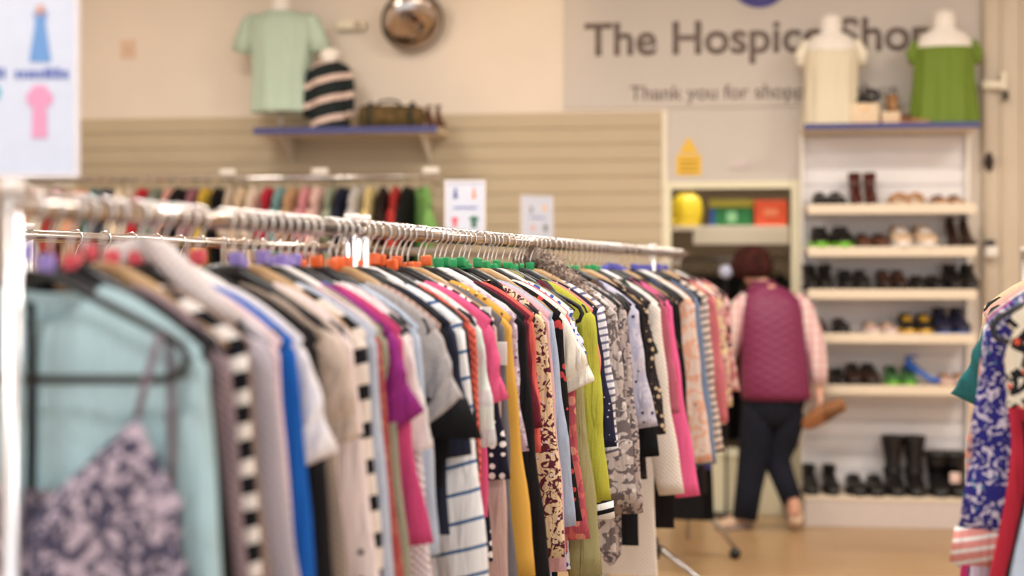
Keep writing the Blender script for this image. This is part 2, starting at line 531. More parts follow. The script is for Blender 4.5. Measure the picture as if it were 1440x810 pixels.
g(514, 'wide striped cardigan', 'cream cardigan with wide black stripes beside the pale blue grey jumper', 'cardigan', stripes((226, 210, 196), (28, 26, 30), .062, .42, wob=.002), sleeve='long', L=.85, sang=4)
g(525, 'pale blue grey jumper', 'pale blue grey long sleeved jumper beside the wide striped cardigan', 'jumper', plain((178, 186, 204)), sleeve='long', slen=.68, L=.85)
g(533, 'red floral dress', 'red dress printed with tiny yellow flowers', 'dress', floral((168, 62, 60), (184, 92, 76), (190, 150, 90), 60, .55, .2), sleeve='long', slen=.66, L=.9)
g(541, 'olive top', 'olive green top behind the red floral dress', 'top', plain((146, 142, 118)), sleeve='long', L=.75)
g(557, 'purple T-shirt', 'magenta purple T-shirt with soft short sleeves', 'T-shirt', plain((146, 36, 122)), sleeve='short', slen=.13, sang=22, L=.6, T=.022)
g(564, 'cerise top', 'cerise pink top behind the magenta purple T-shirt', 'top', plain((206, 62, 116)), sleeve='long', slen=.36, L=.7, sang=9)
g(570, 'ruffled blouse', 'white blouse with ruffled cuffs and a red hem', 'blouse', plain((226, 216, 212)), sleeve='half', slen=.2, L=.6)
g(578, 'waffle jumper', 'white and pale pink waffle knit jumper', 'jumper', knit((232, 216, 220), .014, 1.0), sleeve='long', slen=.7, L=.85, T=.018)
g(591, 'powder blue cardigan', 'powder blue cardigan beside the white waffle jumper', 'cardigan', plain((176, 190, 210)), sleeve='long', slen=.4, L=.75)
g(616, 'grey T-shirt', 'mottled grey T-shirt with wide black sleeve ends', 'T-shirt', plain((168, 160, 158), heather=.14), sleeve='short', slen=.13, sang=24, L=.62, cuff=(plain(BLK), .075))
g(618, 'pleated tunic', 'dusty beige pleated tunic beside the grey and black T-shirt', 'tunic', stripes((190, 156, 142), (158, 126, 114), .014, .5, 0, .001), sleeve='none', L=.85)
g(627, 'black pleated top', 'black top hanging over a pale blue denim skirt', 'top', plain((16, 16, 20)), sleeve='long', slen=.24, L=.5, sang=3)
g(637, 'navy coat', 'navy coat with a rolled collar and toggle', 'coat', plain((38, 42, 62)), sleeve='half', slen=.24, L=.6, collar=True, sang=9)
g(650, 'breton top', 'white long sleeved top with thin blue stripes', 'top', stripes((232, 232, 234), (70, 108, 156), .056, .13), sleeve='long', slen=.66, L=.8, sang=6, T=.02)
g(655, 'navy cardigan', 'dark navy cardigan in front of the coral jumper', 'cardigan', plain((24, 28, 48)), sleeve='long', slen=.28, L=.6)
g(665, 'coral jumper', 'coral red chunky knitted jumper', 'jumper', knit((226, 92, 74), .016, .9), sleeve='long', slen=.6, L=.8, sang=3)
g(675, 'mint plaid shirt', 'white and mint green plaid short sleeved shirt', 'shirt', plaid((224, 230, 224), (186, 208, 198), (206, 200, 204), .08), sleeve='half', slen=.24, L=.7, sang=9)
g(688, 'pink T-shirt', 'hot pink T-shirt beside the mint plaid shirt', 'T-shirt', plain((232, 82, 130)), sleeve='short', slen=.15, L=.6, sang=16)
g(692, 'polka dot blouse', 'navy polka dot blouse under the mint plaid sleeve', 'blouse', dots((26, 26, 46), (236, 228, 226), 42, .3), sleeve='half', slen=.32, L=.7, sang=5)
g(696, 'blush tunic', 'blush brown long tunic beside the polka dot blouse', 'tunic', plain((190, 158, 148)), sleeve='long', slen=.6, L=.85, sang=3)
g(704, 'charcoal cardigan', 'charcoal grey cardigan with a white paper tag', 'cardigan', plain((104, 100, 106)), sleeve='long', slen=.6, L=.85, sang=4)
g(718, 'mustard cardigan', 'mustard yellow cardigan with shiny shoulder studs', 'cardigan', knit((224, 166, 62), .006, .25), sleeve='long', slen=.55, L=.68, sang=5, T=.02)
g(724, 'lilac print top', 'lilac and plum printed top beside the mustard cardigan', 'top', floral((206, 190, 208), (176, 150, 170), (96, 60, 84), 55, .5, .22), sleeve='half', slen=.28, L=.6, sang=6)
g(739, 'black blazer', 'black blazer with long sleeves behind the mustard cardigan', 'blazer', plain((26, 24, 26)), sleeve='long', slen=.6, L=.85, collar=True, sang=5)
g(742, 'burgundy top', 'burgundy top between the black blazer and the leafy print blouse', 'top', plain((112, 28, 44)), sleeve='long', slen=.24, L=.7)
g(748, 'coral camisole', 'coral camisole beside the burgundy top', 'camisole', plain((226, 88, 76)), sleeve='half', slen=.3, L=.7, sang=4)
g(766, 'leafy print blouse', 'cream blouse with burgundy leaf print on long sleeves', 'blouse', floral((226, 196, 150), (96, 34, 50), (214, 196, 204), 46, .53, .2, 1.8), sleeve='long', slen=.56, L=.8, sang=5)
g(771, 'rose top', 'pale rose long sleeved top beside the leafy print blouse', 'top', plain((214, 164, 172)), sleeve='long', slen=.6, L=.8, sang=4)
g(777, 'light denim shirt', 'light blue denim shirt with gathered cuffs', 'shirt', plain((158, 172, 196)), sleeve='long', slen=.5, L=.85, sang=7, T=.018)
g(788, 'red flower dress', 'black dress printed with small red flowers', 'dress', floral((24, 18, 22), (30, 22, 26), (196, 54, 52), 34, .6, .3), sleeve='long', slen=.5, L=.85)
g(797, 'cream blouse', 'cream blouse with wide open sleeves', 'blouse', plain((232, 222, 204), .6), sleeve='wide', slen=.17, L=.65, sang=26)
g(799, 'coral print shirt', 'coral pink patterned shirt sleeve under the cream blouse', 'shirt', floral((216, 100, 96), (190, 78, 92), (226, 140, 120), 22, .5, .3), sleeve='long', slen=.56, L=.8, sang=5)
g(803, 'blue flower blouse', 'white blouse printed with small blue flowers', 'blouse', floral((232, 232, 238), (214, 224, 240), (52, 92, 178), 60, .5, .42), sleeve='short', slen=.1, L=.85)
g(809, 'khaki jacket', 'khaki cotton jacket with buttoned cuff', 'jacket', plain((150, 142, 92)), sleeve='long', slen=.66, L=.86, collar=True, T=.024, sang=6, cuff=(plain((154, 144, 96)), .06))
g(834, 'lime cardigan', 'lime green cardigan with black and white cuff', 'cardigan', plain((176, 174, 48)), sleeve='long', slen=.5, L=.66, T=.022, sang=6, cuff=(stripes((236, 232, 228), (24, 24, 30), .03, .4, 2, 0), .05))
g(835, 'salmon top', 'salmon pink top beside the lime green cardigan', 'top', plain((230, 130, 114)), sleeve='half', slen=.26, L=.6, sang=6)
g(840, 'navy star shirt', 'navy shirt with tiny white stars', 'shirt', dots((34, 34, 60), (190, 188, 204), 60, .14), sleeve='three', slen=.36, L=.7, sang=8)
g(850, 'pinstriped shirt', 'white shirt with fine grey stripes beside the navy star shirt', 'shirt', stripes((224, 220, 224), (110, 108, 134), .022, .35), sleeve='long', slen=.4, L=.7)
g(866, 'snakeskin blouse', 'grey brown snakeskin print blouse', 'blouse', floral((190, 176, 170), (110, 98, 98), (214, 202, 196), 34, .5, .24), sleeve='bell', slen=.55, L=.9, sang=6)
g(880, 'taupe print tunic', 'taupe tunic with a ladder print and frilled hem', 'tunic', floral((176, 158, 152), (92, 82, 86), (206, 190, 182), 50, .52, .2), sleeve='long', slen=.6, L=.95, sang=5, ragged=.02)
g(896, 'lavender blouse', 'lavender grey floral blouse with puffed sleeves', 'blouse', floral((178, 176, 200), (198, 192, 208), (50, 48, 72), 26, .5, .16), sleeve='three', slen=.36, L=.7, sang=9, T=.02)
g(903, 'black ruffle blouse', 'black blouse with ruffled sleeve ends under the lavender blouse', 'blouse', plain((20, 20, 24)), sleeve='bell', slen=.46, L=.95, sang=6)
g(910, 'speckled blouse', 'black and ochre speckled blouse before the cream cardigan', 'blouse', floral((54, 44, 44), (34, 28, 30), (196, 168, 130), 40, .5, .3), sleeve='three', slen=.4, L=.75)
g(927, 'cream cardigan', 'long cream cardigan with a rounded shoulder', 'cardigan', knit((232, 220, 208), .014), sleeve='long', slen=.62, L=1.1, sang=7, T=.022)
g(936, 'dusky rose jacket', 'dusky rose jacket beside the long cream cardigan', 'jacket', plain((176, 84, 102)), sleeve='three', slen=.36, L=.7, sang=7)
g(943, 'bubblegum pink top', 'bubblegum pink top hanging below the dusky rose jacket', 'top', plain((240, 92, 148)), sleeve='long', slen=.66, L=.8, sang=8)
g(953, 'black shirt', 'black shirt before the peach patterned blouse', 'shirt', plain((24, 22, 26)), sleeve='long', slen=.6, L=1.0)
g(975, 'peach blouse', 'peach and white patterned blouse', 'blouse', floral((230, 170, 142), (226, 202, 188), (150, 110, 100), 22, .5, .14), sleeve='long', slen=.6, L=.85)
g(983, 'denim blue top', 'denim blue top beside the peach patterned blouse', 'top', plain((110, 130, 164)), sleeve='long', slen=.62, L=.85)
g(994, 'narrow striped top', 'cream top with narrow dark stripes near the rail end', 'top', stripes((220, 200, 188), (60, 52, 60), .03, .3), sleeve='long', slen=.6, L=.8)
g(1006, 'rosy cardigan', 'rosy red cardigan near the far rail end', 'cardigan', plain((204, 104, 112)), sleeve='long', slen=.5, L=.75)
g(1014, 'lemon floral top', 'pink and lemon floral top near the far rail end', 'top', floral((206, 150, 146), (220, 194, 140), (150, 80, 92), 24, .5, .25), sleeve='long', slen=.45, L=.8)
g(1024, 'mottled blouse', 'rose and black mottled blouse, last on the long rail', 'blouse', floral((190, 108, 112), (220, 176, 168), (44, 30, 40), 24, .5, .28), sleeve='long', slen=.4, L=.75)

T_CAMI = FR.solve_rail(42)
ts = [FR.solve(d['px'], .217) for d in G]
ts[0] = T_CAMI + .045
for _ in range(600):                         # photographed order, at least a finger's width between hangers
    for i in range(len(ts) - 1):
        q = .034 - (ts[i + 1] - ts[i])
        if q > 0:
            if i == 0: ts[1] += q
            else: ts[i] -= q / 2; ts[i + 1] += q / 2
for d, t in zip(G, ts):
    lo, hi = .15, .26
    for _ in range(30):
        m = (lo + hi) / 2
        if FR.tip(t, m)[0] < d['px']: lo = m
        else: hi = m
    d['t'] = t; d['k']['hw'] = lo
    if d['short'] == 'pale teal shirt': d['k']['hw'] = .235

FILL = [('black', (26, 24, 27)), ('charcoal', (58, 56, 62)), ('navy', (30, 34, 56)), ('soot black', (34, 30, 32)), ('beige', (186, 162, 140)), ('maroon', (98, 34, 46)),
        ('brown', (88, 62, 50)), ('ink black', (22, 22, 28)), ('dark plum', (64, 34, 52)), ('dark green', (40, 54, 44)), ('dark grey', (74, 72, 76)), ('slate blue', (70, 80, 104))]
FT = [('vest top', 'none'), ('top', 'short'), ('blouse', 'long'), ('camisole', 'none')]
seq = []; fi = 0; prevd = None
for i, d in enumerate(G):
    if prevd:
        gap = d['t'] - prevd['t']; n = int(gap / .045) - 1
        n = min(n, 2)
        for k in range(n):
            c = FILL[(fi * 5 + (fi // 12)) % 12]; ft = FT[fi % 4]; fi += 1
            seq.append(dict(fill=True, t=prevd['t'] + gap * (k + 1) / (n + 1), col=c, ft=ft, a=prevd['short'], b=d['short'], k=k, n=n))
    seq.append(d); prevd = d
# keep every hanger a finger's width apart
for _ in range(300):
    for a, b in zip(seq, seq[1:]):
        if b['t'] - a['t'] < .031:
            m = (.031 - (b['t'] - a['t'])) / 2; a['t'] -= m; b['t'] += m

def cube_for(t):
    if rnd.random() < .12: return None
    px = proj(FR.at(t))[0]
    for lo, hi, c in ((0, 90, 'purple'), (90, 318, 'red'), (318, 424, 'purple'), (424, 604, 'orange'), (604, 840, 'green'), (840, 935, 'blue')):
        if lo <= px < hi: return c
    return None
HST = ['velvet', 'blackwide', 'velvet', 'wood', 'velvet', 'blackwide', 'white', 'velvet', 'blackwide', 'velvet']
usedl = set()
for i, d in enumerate(seq):
    cb = cube_for(d['t']); hs = HST[i % 10]; rzj = rnd.uniform(-.03, .03)
    hcol = {'velvet': 'slim black hanger', 'blackwide': 'broad black hanger', 'wood': 'wooden hanger', 'white': 'white hanger'}
    if d.get('fill'):
        cn, cc = d['col']; tn, sl = d['ft']
        if d['n'] == 1: lab = '%s %s between the %s and the %s' % (cn, tn, d['a'], d['b'])
        else: lab = ('%s %s right behind the %s' % (cn, tn, d['a'])) if d['k'] == 0 else ('%s %s right in front of the %s' % (cn, tn, d['b']))
        while lab in usedl: lab += ' too'
        usedl.add(lab)
        garment(FR, d['t'], tn.replace(' ', '_'), lab, tn.split()[0] if tn != 'vest top' else 'vest top', plain(cc), sleeve=sl if sl != 'long' else 'three', hw=.165, L=.55 + .15 * ((fi + i) % 3) / 2,
                nk=.1, dip=.1, rzj=rzj, hstyle=hs, cube=cb, hlabel='%s under the %s %s before the %s' % (hcol[hs], cn, tn, d['b']) if d['k'] == d['n'] - 1 else '%s under the %s %s after the %s' % (hcol[hs], cn, tn, d['a']), T=.011)
    else:
        k = dict(d['k']); hs = k.pop('hstyle', hs); nm = k.pop('name', None) or d['cat'].lower().replace('-', '_').replace(' ', '_')
        d['obj'] = garment(FR, d['t'], nm, d['desc'], d['cat'], d['mat'], rzj=rzj, hstyle=hs, cube=cb, hlabel='%s holding the %s' % (hcol[hs], d['short']), **k)

byshort = {d['short']: d for d in G}
# extras on single garments
def child_at(short, name, bm, mat): return link(name, bm, mat, byshort[short]['obj'])
bm = bmesh.new(); box(bm, -.022, -.010, -.024, -.018, -.86, -.125, bev=.002); child_at('pale teal shirt', 'button_band', bm, plain((24, 28, 28)))
for k in range(4):
    bm = bmesh.new(); sphere(bm, (.10 + k * .02, -.012, -.118 - k * .008), .005, 1, .7, 1, 8, 6); child_at('mustard cardigan', 'stud', bm, solid('brass', (214, 170, 120), .25, 1.0))
bm = bmesh.new(); box(bm, .168, .198, -.02, -.017, -.215, -.16, bev=.001); child_at('charcoal cardigan', 'paper_tag', bm, solid('paper', (236, 232, 228), .7))
bm = bmesh.new(); box(bm, .2, .235, -.024, -.021, -.285, -.235, bev=.001); child_at('charcoal cardigan', 'paper_tag', bm, solid('paper', (236, 232, 228), .7))
bm = bmesh.new(); tube(bm, [(.10, -.022, -.13), (.135, -.024, -.15)], .007, 8); child_at('navy coat', 'toggle', bm, M_WOOD)

# tall shawl collar of the long grey cardigan
bm = bmesh.new(); tube(bm, [(-.07, .004, -.1), (-.045, .006, -.062), (0, .01, -.05), (.04, .002, -.058), (.085, -.008, -.092), (.125, -.01, -.125), (.17, -.008, -.155)], [.012, .018, .02, .021, .021, .019, .01], 12, flat=(1, .6)); child_at('long grey cardigan', 'shawl_collar', bm, knit((222, 208, 204), .016))

# polished camisole on the first hanger
def cami_top(x, front):
    ax = abs(x)
    if ax < .145: return (-.40 + (.135) * (ax / .145) ** 1.1) if front else -.37
    return (-.265 - .11 * ((ax - .145) / .055) ** .8) if front else -.37
lace = floral((176, 158, 172), (70, 66, 88), (44, 42, 60), 34, .48, .22, 2.0)
cam = thing('lace_camisole', 'grey and black floral lace camisole on thin straps, nearest on the rail', 'camisole', FR.at(T_CAMI), FR.rz)
link('body', body_bm(hw=.2, L=.85, T=.02, flare=.09, waist=1.0, seed=5, fold=.006, top=cami_top, nv=26, nu=34), lace, cam)
for sg in (-1, 1):
    bm = bmesh.new(); tube(bm, [(sg * .145, -.01, -.27), (sg * .158, -.012, -.22), (sg * .172, -.006, -.163), (sg * .174, .006, -.16), (sg * .176, .012, -.22), (sg * .178, .012, -.38)], .0035, 6, flat=(1.4, .6))
    link('strap', bm, plain((120, 104, 116)), cam)
hc_ = hanger(FR, T_CAMI, 'velvet', 'slim black hanger holding the lace camisole', 'purple')
hc_.scale = (1.14, 1, 1); cam.scale = (1.14, 1, 1)
# bright blue narrow top half hidden behind the purple T-shirt
garment(FR, byshort['purple T-shirt']['t'] + .017, 'strap_top', 'bright blue narrow top peeping above the magenta purple T-shirt', 'top', plain((22, 118, 182)), sleeve='none', hw=.16, L=.5, nk=.07, zn=-.1)

# fur collar scarf draped over the hangers
def fur_bm(pts, rs, seed=3, n=18, spikes=1600):
    r = random.Random(seed); bm = bmesh.new(); pts = [Vector(p) for p in pts]
    fine = []
    for i in range(len(pts) - 1):
        for k in range(6): fine.append((pts[i].lerp(pts[i + 1], k / 6), rs[i] + (rs[i + 1] - rs[i]) * k / 6))
    fine.append((pts[-1], rs[-1]))
    tube(bm, [f[0] for f in fine], [f[1] * (1 + .12 * r.uniform(-1, 1)) for f in fine], n, flat=(1, .55))
    base = list(bm.verts)
    for _ in range(spikes):
        v = r.choice(base); i = min(range(len(fine)), key=lambda q: (fine[q][0] - v.co).length)
        o = (v.co - fine[i][0]); 
        if o.length < 1e-5: continue
        o.normalize(); q = v.co + Vector([r.uniform(-.008, .008) for _ in range(3)])
        tp = q + o * r.uniform(.008, .018) + Vector((r.uniform(-.008, .008), r.uniform(-.005, .005), -r.uniform(.004, .012)))
        s_ = Vector([r.uniform(-1, 1) for _ in range(3)]).cross(o).normalized() * .002; s2 = s_.cross(o) 
        a, b, c, d = (bm.verts.new(q + s_), bm.verts.new(q - s_ * .5 + s2), bm.verts.new(q - s_ * .5 - s2), bm.verts.new(tp))
        for f in ((a, b, d), (b, c, d), (c, a, d)): bm.faces.new(f)
    return bm
tf = FR.solve_rail(752)
fur = thing('fur_collar', 'fluffy taupe fur collar on the rail behind the green size cubes', 'fur collar', FR.at(tf), FR.rz)
link('pile', fur_bm([(-.06, 0, -.05), (0, -.01, -.04), (.05, -.012, -.07), (.10, -.01, -.115), (.15, -.008, -.165), (.19, -.006, -.22)], [.022, .03, .036, .038, .034, .022]), floral((168, 146, 128), (120, 100, 90), (196, 176, 156), 60, .5, .2), fur)

# ------------------------------------------------------------------ second (parallel) rail behind, with its signs
RR = Rail(40, 560, 768, 252)
rail_thing(RR, -.03, RR.len + .02, 'chrome clothes rail running behind the long front rail', (0.0, RR.len))
RC = [('charcoal', (54, 52, 58)), ('plum', (92, 50, 74)), ('sand', (198, 172, 140)), ('black', (24, 22, 26)), ('ochre', (190, 150, 60)), ('grey', (150, 146, 150)), ('rust', (176, 84, 60)),
      ('ivory', (226, 214, 196)), ('forest green', (54, 84, 62)), ('pink', (222, 140, 152)), ('navy', (34, 38, 62)), ('tan', (176, 136, 100)), ('wine red', (120, 30, 46)), ('sky blue', (150, 178, 206))]
for i in range(14):
    t = .2 + i * .13
    cn, cc = RC[i]
    garment(RR, t, 'blouse', '%s blouse on the second rail, behind the front row' % cn, 'blouse', plain(cc), sleeve='short', L=.66, hw=.2, hstyle='velvet', cube=None, hlabel='slim black hanger under the %s blouse on the second rail' % cn)

# ------------------------------------------------------------------ far short rail with long dark clothes
R4 = Rail(950, 292, 968, 274, 1.40)
rail_thing(R4, -.05, R4.len + .05, 'short low clothes rail beyond the end of the long rail', (R4.len - .02,), spread=.24)
for i, (cn, cc, L) in enumerate((('black', (22, 20, 24), 1.12), ('dark brown', (52, 38, 34), 1.02), ('violet blue', (66, 62, 140), .92), ('jet black', (14, 14, 16), 1.2))):
    garment(R4, -.02 + i * .14, 'long_dress', '%s long dress on the short low rail' % cn, 'dress', plain(cc), sleeve='none', L=L, hw=.13, hlabel='slim black hanger under the %s long dress' % cn, nk=.06)

# ------------------------------------------------------------------ right rail (only its left ends in frame)
RG = Rail(1503, 540, 1440, 290)
rail_thing(RG, -1.2, RG.len + .05, 'chrome clothes rail holding the crimson skirt and the paisley blouse', (-1.1, RG.len), spread=.18)
paisley = floral((44, 42, 132), (206, 196, 214), (70, 130, 150), 40, .56, .16, 2.5)
border = stripes((226, 140, 132), (232, 226, 220), .022, .35)
RGL = [
 (1482, 'ice_blue', 'ice blue long skirt nearest on the right rail', 'skirt', plain((176, 192, 214)), dict(sleeve='none', L=1.15, hw=.15, flare=.11, waist=1.0, top=lambda x, f: -.40)),
 (1466, 'x', 'black long skirt beside the ice blue skirt', 'skirt', plain((20, 20, 26)), dict(sleeve='none', L=1.15, hw=.15, flare=.16, waist=1.0, top=lambda x, f: -.36)),
 (1458, 'x', 'black, orange and cream printed scarf top above the crimson skirt', 'top', floral((226, 214, 190), (30, 28, 34), (226, 84, 58), 30, .52, .22), dict(sleeve='none', L=.34, hw=.19)),
 (1450, 'x', 'crimson red skirt on the right rail beside the violet paisley blouse', 'skirt', plain((206, 40, 62)), dict(sleeve='none', L=.82, hw=.17, flare=.07, waist=1.0, top=lambda x, f: -.34)),
 (1436, 'x', 'violet paisley blouse with wide patterned sleeve and striped border', 'blouse', paisley, dict(sleeve='wide', slen=.38, sang=8, L=.62, cuff=(border, .07), T=.016)),
 (1426, 'x', 'grey and salmon embroidered blouse behind the violet paisley blouse', 'blouse', floral((176, 170, 180), (226, 150, 132), (96, 90, 110), 44, .52, .24), dict(sleeve='three', L=.7)),
 (1418, 'x', 'pale lilac long tunic on the right rail', 'tunic', plain((206, 190, 214)), dict(sleeve='long', slen=.62, L=.86, sang=4)),
 (1413, 'x', 'magenta and slate top under the violet paisley sleeve', 'top', floral((196, 40, 104), (80, 80, 110), (214, 90, 130), 14, .5, .2), dict(sleeve='long', L=.72)),
 (1409, 'x', 'steel blue cardigan behind the pale lilac tunic', 'cardigan', plain((134, 158, 190)), dict(sleeve='long', slen=.3, L=.7)),
 (1402, 'x', 'white blouse with teal spots on the right rail', 'blouse', dots((228, 222, 222), (70, 140, 124), 16, .22), dict(sleeve='long', slen=.5, L=.72)),
 (1396, 'x', 'white cable knit jumper on the right rail', 'jumper', knit((226, 218, 206), .03, 1.0), dict(sleeve='long', slen=.5, L=.75)),
 (1397, 'x', 'teal green top with a red tag on the right rail', 'top', plain((36, 108, 112)), dict(sleeve='short', L=.5)),
 (1386, 'x', 'salmon pink blouse far along the right rail', 'blouse', plain((222, 160, 146)), dict(sleeve='long', slen=.5, L=.75)),
 (1383, 'x', 'beige coat furthest along the right rail', 'coat', plain((214, 184, 146)), dict(sleeve='long', slen=.4, L=.8)),
]
def solveL(rl, px):
    lo, hi = -1.3, rl.len + .6
    for _ in range(50):
        m = (lo + hi) / 2
        if rl.tip(m, -.21)[0] > px: lo = m
        else: hi = m
    return lo
last = -9
for px, _, lab, cat, mat, k in RGL:
    t = max(solveL(RG, px), last + .045); last = t
    t = min(t, RG.len + .3)
    short = ' '.join(lab.split()[:3])
    if cat == 'skirt':
        h_ = hanger(RG, t, 'velvet', 'slim black clip hanger holding the ' + short.replace('red skirt', 'skirt')); h_.scale = (.7, 1, 1)
        for sg in (-1, 1):
            bm = bmesh.new(); tube(bm, [(sg * .12, 0, -.21), (sg * .12, 0, k['top'](0, 1) + .012)], .0018, 6); box(bm, sg * .12 - .012, sg * .12 + .012, -.018, .018, k['top'](0, 1) - .02, k['top'](0, 1) + .015); link('clip', bm, M_STEEL, h_)
    garment(RG, t, cat.replace(' ', '_'), lab, cat, mat, hlabel=None if cat == 'skirt' else'slim black hanger under the ' + short + ' ' + cat if cat not in short else 'slim black hanger under the ' + short, **k)

# ------------------------------------------------------------------ wall rail with clothes under the slatted wall
WRY = WY - .36
a = W(28, 255, WRY); b = W(612, 258, WRY)
class WallRail(Rail):
    def __init__(s, a, b):
        s.a, s.b = Vector((b.x, WRY, 2.03)), Vector((a.x, WRY, 2.03)); s.h = 2.03
        s.d = (s.b - s.a); s.len = s.d.length; s.d.normalize(); s.n = Vector((s.d.y, -s.d.x, 0)); s.rz = math.atan2(-s.d.x, s.d.y)
        s.a, s.b = Vector((a.x, WRY, 2.03)), Vector((b.x, WRY, 2.03)); s.d = Vector((1, 0, 0)); s.n = Vector((0, -1, 0)); s.rz = -PI / 2
WR = WallRail(a, b)
wr = thing('wall_rail', 'chrome hanging rail on brackets along the slatted wall', 'clothes rail')
bm = bmesh.new(); tube(bm, [WR.at(-.05), WR.at(WR.len + .03)], .014, 12); link('tube', bm, M_CHROME, wr)
for px in (40, 320, 450, 606):
    x = W(px, 0, WRY).x
    bm = bmesh.new(); box(bm, x - .012, x + .012, WRY, WY - .02, 2.015, 2.045, bev=.003)
    box(bm, x - .05, x + .05, WRY - .012, WRY + .014, 2.05, 2.085, bev=.006); link('bracket', bm, M_WHITE, wr)
WCOL = [('bone', (214, 196, 172)), ('pale peach', (232, 190, 160)), ('dark olive', (70, 66, 50)), ('ivory', (232, 222, 200)), ('brick red', (170, 58, 52)), ('fawn', (206, 178, 146)), ('soft white', (230, 222, 214)),
        ('apricot', (230, 164, 128)), ('teal', (70, 120, 124)), ('slate', (70, 74, 88)), ('pale pink', (230, 182, 172)), ('vanilla', (236, 216, 182)), ('oatmeal', (210, 192, 170)), ('scarlet', (200, 40, 48)),
        ('pearl', (222, 214, 212)), ('grey green', (120, 132, 116)), ('blush', (226, 160, 142)), ('ebony', (30, 24, 26)), ('chocolate', (74, 46, 36)), ('mauve', (150, 96, 110)), ('golden yellow', (214, 172, 50)),
        ('jet', (20, 18, 22)), ('coral', (214, 96, 84)), ('stone', (196, 176, 156)), ('sand', (214, 186, 152)), ('ecru', (222, 204, 180)), ('lilac', (176, 160, 190)), ('cherry red', (204, 34, 56)), ('duck egg', (120, 164, 168)),
        ('camel', (190, 148, 104)), ('charcoal', (60, 58, 62)), ('rose', (216, 140, 146)), ('shell pink', (236, 190, 180)), ('sage', (150, 160, 134)), ('cream', (236, 222, 196)), ('midnight', (30, 34, 54)), ('pale grey', (196, 192, 192)),
        ('straw', (222, 198, 130)), ('tan', (200, 134, 60)), ('espresso', (44, 30, 26)), ('tomato red', (190, 50, 46)), ('black', (22, 22, 22)), ('leaf green', (120, 176, 88)), ('leaf green', (120, 176, 88))]
WCOL = [c for i, c in enumerate(WCOL[:-2]) if i % 4 != 2] + WCOL[-2:]
nW = len(WCOL) - 1; wrn = random.Random(21)
for i in range(nW):
    cn, cc = WCOL[i]
    t = .04 + (WR.len - .12) * i / (nW - 1)
    last_ = i == nW - 1
    m = plain(cc)
    garment(WR, t, 'shirt' if i % 2 else 'blouse', '%s %s on the high wall rail under the slatted wall' % (cn, 'shirt' if i % 2 else 'blouse') if not last_ else 'leaf green shirt at the right end of the high wall rail',
            'shirt' if i % 2 else 'blouse', m, sleeve='short' if i % 3 else 'half', L=.62 + .1 * wrn.random(), hw=.2 + .02 * wrn.random(), zn=-.055, T=.034, rzj=wrn.uniform(-.12, .12) if not last_ else .45,
            hlabel='black hanger under the %s %s on the high wall rail' % (cn, 'shirt' if i % 2 else 'blouse'), group='clothes on the high wall rail')

# ------------------------------------------------------------------ room shell
XL, XR, YF, ZC = -4.2, 5.2, -3.5, 3.7
def planks():
    m, nt, b = newmat('vinyl_floor')
    tc = N(nt, 'ShaderNodeTexCoord')
    br = N(nt, 'ShaderNodeTexBrick', Scale=1.0); br.offset = .4
    for k, v in (('Brick Width', 1.3), ('Row Height', .19), ('Mortar Size', .0015)): br.inputs[k].default_value = v
    br.inputs['Color1'].default_value = C(190, 160, 122); br.inputs['Color2'].default_value = C(176, 146, 108); br.inputs['Mortar'].default_value = C(150, 116, 80)
    nt.links.new(tc.outputs['Object'], br.inputs['Vector'])
    mp = N(nt, 'ShaderNodeMapping'); mp.inputs['Scale'].default_value = (1.2, 14, 1); nt.links.new(tc.outputs['Object'], mp.inputs['Vector'])
    n = N(nt, 'ShaderNodeTexNoise', Scale=2.0, Detail=4.0); nt.links.new(mp.outputs[0], n.inputs['Vector'])
    f = mth(nt, 'MULTIPLY', n.outputs[0], .35)
    nt.links.new(mixc(nt, f, br.outputs[0], C(170, 128, 86)), b.inputs['Base Color'])
    b.inputs['Roughness'].default_value = .32
    return m
M_WALL = solid('cream_wall_paint', (228, 216, 202), .8, bscale=3)
M_SLAT = solid('oak_slat_board', (190, 174, 146), .6, bscale=5)
M_SLATW = solid('white_slat_board', (236, 232, 232), .55, bscale=5)
M_SLATP = solid('plinth_paint', (204, 192, 184), .55)
M_PANEL = solid('white_wall_panel', (200, 192, 184), .6, bscale=2)
M_DOORF = solid('cream_door_frame', (232, 226, 196), .5)
M_POST = woodmat('pale_wood_cladding', (206, 190, 168), (196, 180, 156), (14, 14, 1))
struct('floor', bx(XL, XR, YF, 12.0, -.1, 0), planks())
struct('ceiling', bx(XL, XR, YF, 12.0, ZC, ZC + .1), solid('white_ceiling', (236, 232, 226), .9))
struct('wall_left', bx(XL - .1, XL, YF, 12, 0, ZC), M_WALL)
struct('wall_right', bx(XR, XR + .1, YF, 12, 0, ZC), M_WALL)
dl, dr = W(944, 0).x, W(1112, 0).x; dtop = W(1000, 266).z
bm = bmesh.new(); box(bm, XL, dl, WY, WY + .12, 0, ZC); box(bm, dr, XR, WY, WY + .12, 0, ZC); box(bm, dl, dr, WY, WY + .12, dtop, ZC)
struct('wall_back', bm, M_WALL)
struct('wall_storeroom', bx(XL, XR, 11.0, 11.1, 0, ZC), solid('storeroom_wall', (120, 104, 84), .9))
